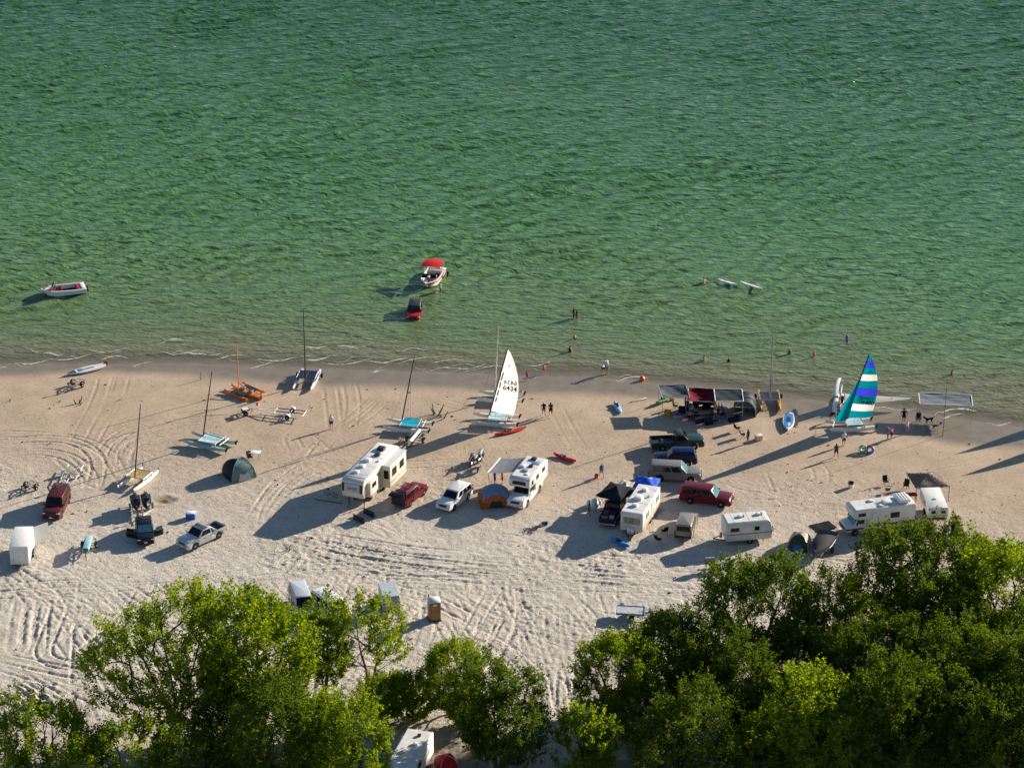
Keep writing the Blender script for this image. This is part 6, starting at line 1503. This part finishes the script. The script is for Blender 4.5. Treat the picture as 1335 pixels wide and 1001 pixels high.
# bicycles lying on the sand
def ring(m, c, r, n=16, tr=.025, ax=(Vector((1, 0, 0)), Vector((0, 0, 1)))):
    m.tube([c + ax[0] * (r * math.cos(6.2832 * k / n)) + ax[1] * (r * math.sin(6.2832 * k / n)) for k in range(n + 1)], tr, 4, caps=False)
def bicycle(p, rz, roll, label, fm):
    t = empty('bicycle', p, rz, label, 'bicycle', 'bicycles on the sand'); t.rotation_euler = (Matrix.Rotation(rz, 3, 'Z') @ Matrix.Rotation(roll, 3, 'X')).to_euler()
    for x in (-.52, .52):
        m = MB(); ring(m, Vector((x, 0, .33)), .33)
        for k in range(4): m.tube([(x + .32 * math.cos(k * .785), 0, .33 + .32 * math.sin(k * .785)), (x - .32 * math.cos(k * .785), 0, .33 - .32 * math.sin(k * .785))], .006, 3)
        m.build('wheel', M_TYRE, t)
    MB().tube([(-.52, 0, .33), (-.12, 0, .30), (.40, 0, .72), (-.20, 0, .78), (-.12, 0, .30)], .022).tube([(-.52, 0, .33), (-.20, 0, .78)], .018).build('frame', fm, t); MB().tube([(.36, 0, .85), (.52, 0, .33)], .02).build('fork', fm, t)
    MB().tube([(.30, -.30, .98), (.38, 0, .92), (.30, .30, .98)], .016).build('handlebar', M_BLACK, t); MB().box((-.24, 0, .92), (.28, .14, .06)).tube([(-.20, 0, .75), (-.24, 0, .9)], .016).build('saddle', M_BLACK, t, bevel=.02)
    MB().lathe([(.02, -.03), (.10, -.03), (.10, .03), (.02, .03)], (-.12, 0, .30), 10, 'y').build('crank', M_DARKMETAL, t)
p = gat(690, 688); bicycle(p + Vector((0, 0, .08)), R(25), R(76), 'left one of two bicycles lying on the sand below the camper truck', M_DARKMETAL)
p = gat(699, 687); bicycle(p + Vector((0, 0, .10)), R(50), R(70), 'right one of two bicycles lying on the sand below the camper truck', mat('bike_brown', (.12, .07, .04), .4))
t = empty('duffel_bag', gat(710, 684), R(15), 'blue duffel bag beside the two bicycles', 'bag'); MB().tube([(-.32, 0, .16), (-.28, 0, .18), (.28, 0, .18), (.32, 0, .16)], [.12, .19, .19, .12], 10).build('bag_body', mat('bag_blue', (.02, .06, .22), .8), t, smooth=True); MB().tube([(-.15, -.1, .33), (-.1, 0, .46), (.1, 0, .46), (.15, .1, .33)], .015).build('strap', M_BLACK, t)
p = gat(432, 647); bicycle(p, R(-30), R(12), 'bicycle with red parts standing in the shadow left of the fifth wheel', mat('bike_red', (.45, .05, .05), .4))
# dirt bikes
def dirtbike(p, rz, label, tank, roll=R(-9)):
    t = empty('dirt_bike', p, rz, label, 'motorcycle', 'dirt bikes parked by the camper'); t.rotation_euler = (Matrix.Rotation(rz, 3, 'Z') @ Matrix.Rotation(roll, 3, 'X')).to_euler()
    for x in (-.70, .74):
        o = MB().lathe([(.24, -.06), (.33, -.06), (.36, -.02), (.36, .02), (.33, .06), (.24, .06)], (0, 0, 0), 16, 'y').build('wheel', M_TYRE, t, smooth=True); o.location = (x, 0, .36)
        m = MB()
        for k in range(4): m.tube([(.25 * math.cos(k * .785), 0, .25 * math.sin(k * .785)), (-.25 * math.cos(k * .785), 0, -.25 * math.sin(k * .785))], .010, 3)
        m.lathe([(.02, -.06), (.06, -.06), (.06, .06), (.02, .06)], (0, 0, 0), 8, 'y'); m.build('spokes', M_ALU, o)
    MB().box((-.05, 0, .52), (.5, .26, .42)).build('engine', M_DARKMETAL, t, bevel=.04); MB().prism([(-.1, .74), (.38, .70), (.42, .88), (.30, 1.02), (-.05, .92)], -.15, .15).build('tank', tank, t, bevel=.04)
    MB().prism([(-.85, .92), (.05, .84), (.05, .94), (-.80, 1.00)], -.11, .11).build('seat', M_BLACK, t, bevel=.03); MB().prism([(-1.1, 1.02), (-.75, .92), (-.72, .98), (-1.1, 1.06)], -.09, .09).build('rear_fender', tank, t); MB().prism([(.45, .84), (1.05, .86), (1.02, .90), (.45, .90)], -.08, .08).build('front_fender', tank, t)
    for s in (1, -1): MB().tube([(.74, s * .10, .36), (.44, s * .09, 1.06)], .03).build('fork', M_ALU, t)
    MB().tube([(.30, -.40, 1.14), (.40, -.12, 1.10), (.40, .12, 1.10), (.30, .40, 1.14)], .018).build('handlebar', M_BLACK, t); MB().prism([(.46, .95), (.56, .95), (.50, 1.15), (.44, 1.12)], -.11, .11).build('number_plate', M_WHITE, t, bevel=.01); MB().tube([(-.15, .14, .40), (-.55, .16, .62), (-.95, .16, .82)], [.025, .035, .055], 6).build('exhaust', M_ALU, t); MB().tube([(-.70, .08, .36), (-.15, .1, .42)], .03).tube([(-.70, -.08, .36), (-.15, -.1, .42)], .03).build('swing_arm', M_ALU, t); MB().tube([(0, .14, .35), (0, .36, -.03)], .015).build('kickstand', M_DARKMETAL, t)
dirtbike(gat(627, 600), R(70), 'white dirt bike farthest from the white car, left of the awning', M_WHITE); dirtbike(gat(616, 605), R(80), 'dark dirt bike at the left of the three parked by the awning', mat('bike_navy', (.02, .03, .07), .3)); dirtbike(gat(624, 612), R(-100), 'white and red dirt bike nearest the white car', mat('bike_white_red', (.60, .42, .40), .35))
# inner tubes
for px, py, m_, lab in ((1125, 589, mat('tube_green', (.10, .50, .20), .4), 'green and white swim tube on the sand'), (1134, 590, mat('tube_blue', (.05, .20, .55), .4), 'blue and red swim tube on the sand')):
    t = empty('swim_tube', gat(px, py), 0, lab, 'swim tube', 'swim tubes'); t.rotation_euler = (R(58), 0, R(-20)); t.location.z += .36; t.scale = (.8, .8, .8)
    for k in range(6):
        m = MB(); a0 = k * 1.0472; m.tube([Vector((.42 * math.cos(a0 + j * .1745), .42 * math.sin(a0 + j * .1745), 0)) for j in range(7)], .19, 10, caps=False); m.build('segment', (m_, M_WHITE if 'green' in lab else REDP)[k % 2] if k < 5 else m_, t, smooth=True)
# two catamarans sailing in the shallows just out of the picture, whose sails shade the sand at the right edge
for px, py, sm, lab in ((1452, 521, WS, 'white sailed catamaran afloat beyond the right edge, farther from shore'), (1462, 548, TEALS, 'teal sailed catamaran afloat beyond the right edge, nearer the shore')):
    p = at(px, py, 0.0); p.z = -.12
    catamaran(p, math.atan2(.2, -1), lab, M_WHITE, PALE_TR, None, L=5.05, B=2.4, mast_h=7.4, rake=R(6), sail=dict(foot=2.4, swing=.45, panels=[(0, .35, sm), (.35, .7, sm), (.7, 1, sm)], battens=[.35, .7], batten_mat=GHOST), group='catamarans afloat on the right')
# white bundle beside the purple pickup
t = empty('gear_pile', gat(775, 660), R(20), 'white and grey bundled sail heaped left of the black canopy', 'bundle')
for k, (x, y, s) in enumerate(((0, 0, .55), (.5, .25, .42), (-.35, .35, .40), (.15, .6, .36))):
    MB().sheet(lambda u, v: (x + s * math.cos(6.2832 * u) * math.cos(v * 1.57) ** .8 * (1 + .15 * math.sin(13 * u + k)), y + s * math.sin(6.2832 * u) * math.cos(v * 1.57) ** .8, -.05 + s * 1.7 * math.sin(v * 1.57) + .05 * math.sin(17 * u)), 14, 6).build('bundle_fold', M_WHITE if k % 2 == 0 else GREYP, t, smooth=True)
t = tag(MB().sheet(lambda u, v: (.42 * math.cos(6.2832 * u) * math.cos(v * 1.57), .36 * math.sin(6.2832 * u) * math.cos(v * 1.57) , -.04 + .75 * math.sin(v * 1.57) * (1 + .1 * math.sin(11 * u))), 14, 6).build('beach_bag', mat('pink_fabric', (.55, .12, .22), .8), None, smooth=True), 'pink bundle at the rear of the dark red long wagon', 'bag'); t.location = gat(889, 640)

# ================================================================ people and dogs
P = person
P(432, 559, R(-80), 'person in white shirt and dark shorts standing alone by the boat trailer', shirt=(.70, .70, .74), shorts=(.02, .02, .03))
P(709, 542.5, R(100), 'white haired person in dark shirt walking towards the water', 'walk', (.012, .012, .016), (.16, .17, .15), (.6, .58, .55)); P(718, 543, R(95), 'person in dark brown walking beside the white haired one', 'walk', (.06, .02, .015), (.03, .012, .01))
P(709, 488, R(80), 'child in pink bending at the edge of the water', 'bend', (.75, .16, .22), (.55, .12, .2), h=1.35); P(687, 496, R(60), 'child in red near the tip of the white sail', 'stand', (.55, .05, .08), (.5, .05, .1), h=1.2); P(680, 517, R(20), 'child in pink and blue beside the white sail', 'sit', (.55, .22, .32), (.06, .10, .25), h=1.25)
P(787, 488, R(-100), 'person in navy shirt and white hat standing in the wash', 'bend', (.03, .05, .12), (.10, .11, .16), hat=(.8, .8, .8)); P(791, 488, R(-70), 'person in white hat and pale shirt next to the navy shirt', 'stand', (.50, .52, .58), (.35, .25, .18), hat=(.8, .78, .74))
P(784, 622, R(-60), 'person in white and blue with a red bucket on the open sand', 'walk', (.08, .09, .14), (.10, .32, .50), h=1.65)
t = empty('bucket', gat(777.5, 623), 0, 'small red bucket beside the person in white and blue', 'bucket'); MB().lathe([(.02, -.02), (.18, -.02), (.24, .42), (.21, .42), (.16, .06), (.02, .06)], n=14).build('pail', REDP, t, smooth=True); MB().tube([(-.22, 0, .40), (-.12, 0, .58), (.12, 0, .58), (.22, 0, .40)], .012).build('handle', M_WHITE, t)
P(975, 578, R(150), 'person in dark clothes standing below the screen shelter', 'akimbo', (.02, .02, .025), (.10, .09, .08), skin=M_TAN)
P(1100, 581, R(100), 'person in white shirt at the bow of the striped sail catamaran', 'stand', (.62, .66, .78), (.03, .03, .05), (.55, .52, .48)); P(1090, 597, R(110), 'person in dark grey walking below the white shirted one', 'walk', (.06, .06, .06), (.04, .04, .045))
P(1157, 573, R(-30), 'child in violet beside the person in coral', 'stand', (.22, .06, .30), (.18, .05, .26), h=1.3); P(1162, 573, R(200), 'person in coral shirt right of the striped sail', 'raise', (.75, .16, .14), (.06, .03, .03), h=1.6)
P(1178, 551, R(-90), 'person in black with cap near the waterline at right', 'akimbo', (.012, .012, .014), (.015, .015, .018), hat=(.05, .05, .06)); P(1182, 565, R(-60), 'person in white and pink below the one in black', 'stand', (.72, .50, .50), (.5, .1, .15), h=1.55)
p = gat(1197, 550); chair(p, R(-100), 'dark camp chair with a seated person under the wide grey canopy', CB); P(0, 0, R(-100), 'person in navy sitting in the camp chair under the wide canopy', 'sit', (.02, .025, .06), (.4, .4, .42), loc=p + Vector((0, 0, -.02)))
P(1097, 532, R(-60), 'person in black with white hat beside the tipped catamaran', 'walk', (.02, .02, .025), (.02, .02, .022), hat=(.8, .78, .72)); P(1083, 549, R(-40), 'person in dark red behind the teal jib', 'bend', (.08, .015, .02), (.03, .03, .05), h=1.65)
P(645, 632, R(0), 'person in navy under the grey awning', 'stand', (.02, .03, .12), (.03, .03, .04)); P(655, 631, R(180), 'person in orange and black under the grey awning', 'stand', (.5, .2, .1), (.02, .02, .02), h=1.6)
P(768, 672, R(0), 'person in purple standing left of the white bundle', 'stand', (.14, .03, .10), (.08, .02, .05), h=1.6)
P(902, 540, R(-90), 'person in white and violet at the long table', 'sit', (.40, .36, .48), (.05, .05, .08)); P(930, 549, R(120), 'person in dark maroon crouching before the long table', 'bend', (.12, .02, .04), (.05, .05, .08)); P(936, 547, R(100), 'person in black at the right end of the long table', 'stand', (.02, .02, .025), (.03, .03, .035), h=1.6)
P(1079, 711, R(-100), 'person in dark clothes in the shade beside the covered boat', 'stand', (.03, .03, .035), (.05, .06, .08))
# in the water
def wade(px, py, dep, *a_, **k): return person(px, py, *a_, in_water=-dep, group='people in the water', **k)
wade(574, 379, .55, R(190), 'person in pale shirt steadying the bow of the red roofed boat', 'stand', (.45, .48, .60), (.05, .06, .10)); wade(584, 361, .80, R(200), 'person in black standing at the stern of the red roofed boat', 'stand', (.015, .015, .02), (.02, .02, .02))
wade(748, 414, .45, R(-20), 'taller of two dark figures wading close together', 'stand', (.02, .016, .015), (.015, .015, .015), skin=M_TAN); wade(752, 415, .45, R(190), 'shorter of two dark figures wading close together', 'stand', (.03, .02, .015), (.02, .015, .015), skin=M_TAN, h=1.6)
wade(749, 442, 1.10, R(-60), 'swimmer with only dark head showing below the wading pair', 'swim', hair=(.02, .015, .01)); wade(743, 458, 1.05, R(-120), 'swimmer near the beach below the other head', 'swim', hair=(.02, .015, .01), swimsuit=(.02, .02, .02))
wade(918, 367, 1.2, R(-30), 'swimmer left of the two white boards', 'swim', hair=(.12, .05, .03)); wade(918, 470, 1.0, R(200), 'dark haired swimmer off the grey canopy', 'swim', hair=(.02, .015, .01)); wade(950, 472, .75, R(-80), 'child wading off the slate canopy', 'stand', swimsuit=(.02, .02, .03), skin=M_TAN, h=1.35)
wade(1029, 461, .85, R(-90), 'bare shouldered bather left of the one in red', 'stand', swimsuit=(.3, .12, .1), h=1.55); wade(1061, 465, .8, R(-40), 'bather in red with dark hair off the yellow orange catamaran', 'stand', swimsuit=(.55, .03, .03), h=1.6); wade(1104, 446, .55, R(-60), 'bather in violet above the striped sail tip', 'stand', shirt=(.30, .08, .50), shorts=(.28, .07, .45), h=1.6); wade(1241, 489, 1.0, R(-10), 'swimmer stretched out at the far right', 'swim', hair=(.02, .015, .01), swimsuit=(.03, .04, .08))
p = at(553, 377, 0.05); q = at(563, 366, .05); P(0, 0, R(-100), 'person in blue sitting in the bow of the red roofed boat', 'sit', (.06, .10, .30), (.5, .5, .5), loc=q + Vector((-.35, -1.9, .08)), hat=(.75, .75, .75))
# dogs
def dog(p, rz, label, m, s=1.0, chest=None):
    t = empty('dog', p, rz, label, 'dog', 'dogs'); t.scale = (s, s, s)
    J = [('hip', -.30, 0, .52, .10), ('belly', 0, 0, .50, .105), ('chest', .26, 0, .50, .135), ('nb', .40, 0, .62, .085), ('head', .54, 0, .76, .085), ('muz', .70, 0, .72, .042), ('t1', -.44, 0, .58, .03), ('t2', -.62, 0, .70, .02)]
    E = [('hip', 'belly'), ('belly', 'chest'), ('chest', 'nb'), ('nb', 'head'), ('head', 'muz'), ('hip', 't1'), ('t1', 't2')]
    for sd, n in ((1, 'l'), (-1, 'r')):
        J += [(n + 'f1', .26, sd * .09, .40, .055), (n + 'f2', .24, sd * .09, .22, .032), (n + 'f3', .27, sd * .09, .03, .03), (n + 'h1', -.26, sd * .09, .42, .065), (n + 'h2', -.20, sd * .09, .30, .042), (n + 'h3', -.36, sd * .09, .19, .028), (n + 'h4', -.33, sd * .09, .03, .03), (n + 'e', .52, sd * .07, .88, .022)]
        E += [('chest', n + 'f1'), (n + 'f1', n + 'f2'), (n + 'f2', n + 'f3'), ('hip', n + 'h1'), (n + 'h1', n + 'h2'), (n + 'h2', n + 'h3'), (n + 'h3', n + 'h4'), ('head', n + 'e')]
    nm = [j_[0] for j_ in J]; ix = {n: i for i, n in enumerate(nm)}
    me = bpy.data.meshes.new('sk'); me.from_pydata([j_[1:4] for j_ in J], [(ix[a], ix[b]) for a, b in E], []); o = bpy.data.objects.new('sk', me); COL.objects.link(o); o.modifiers.new('s', 'SKIN')
    for i, j_ in enumerate(J): me.skin_vertices[0].data[i].radius = (j_[4], j_[4]); me.skin_vertices[0].data[i].use_root = (j_[0] == 'belly')
    ss = o.modifiers.new('d', 'SUBSURF'); ss.levels = 1
    bm_ = bpy.data.meshes.new_from_object(o.evaluated_get(bpy.context.evaluated_depsgraph_get())); bpy.data.objects.remove(o)
    bm_.polygons.foreach_set('use_smooth', np.ones(len(bm_.polygons), dtype=bool)); bm_.materials.clear(); bm_.materials.append(m)
    if chest:
        bm_.materials.append(chest)
        for p_ in bm_.polygons:
            if p_.center.x > .12 and p_.center.x < .42 or p_.center.z < .2: p_.material_index = 1
    b = bpy.data.objects.new('body', bm_); COL.objects.link(b); b.parent = t
    MB().tube([(.40, -.07, .60), (.44, 0, .53), (.40, .07, .60), (.36, 0, .68), (.40, -.07, .60)], .02, 4).build('collar', REDP, t)
FUR = mat('black_fur', (.015, .014, .013), .8); FURW = mat('white_fur', (.6, .57, .52), .8)
dog(gat(1211, 552), R(200), 'black dog standing under the wide grey canopy', FUR, 1.15); dog(gat(1220, 560), R(10), 'black and white dog below the black one', FUR, 1.0, FURW)
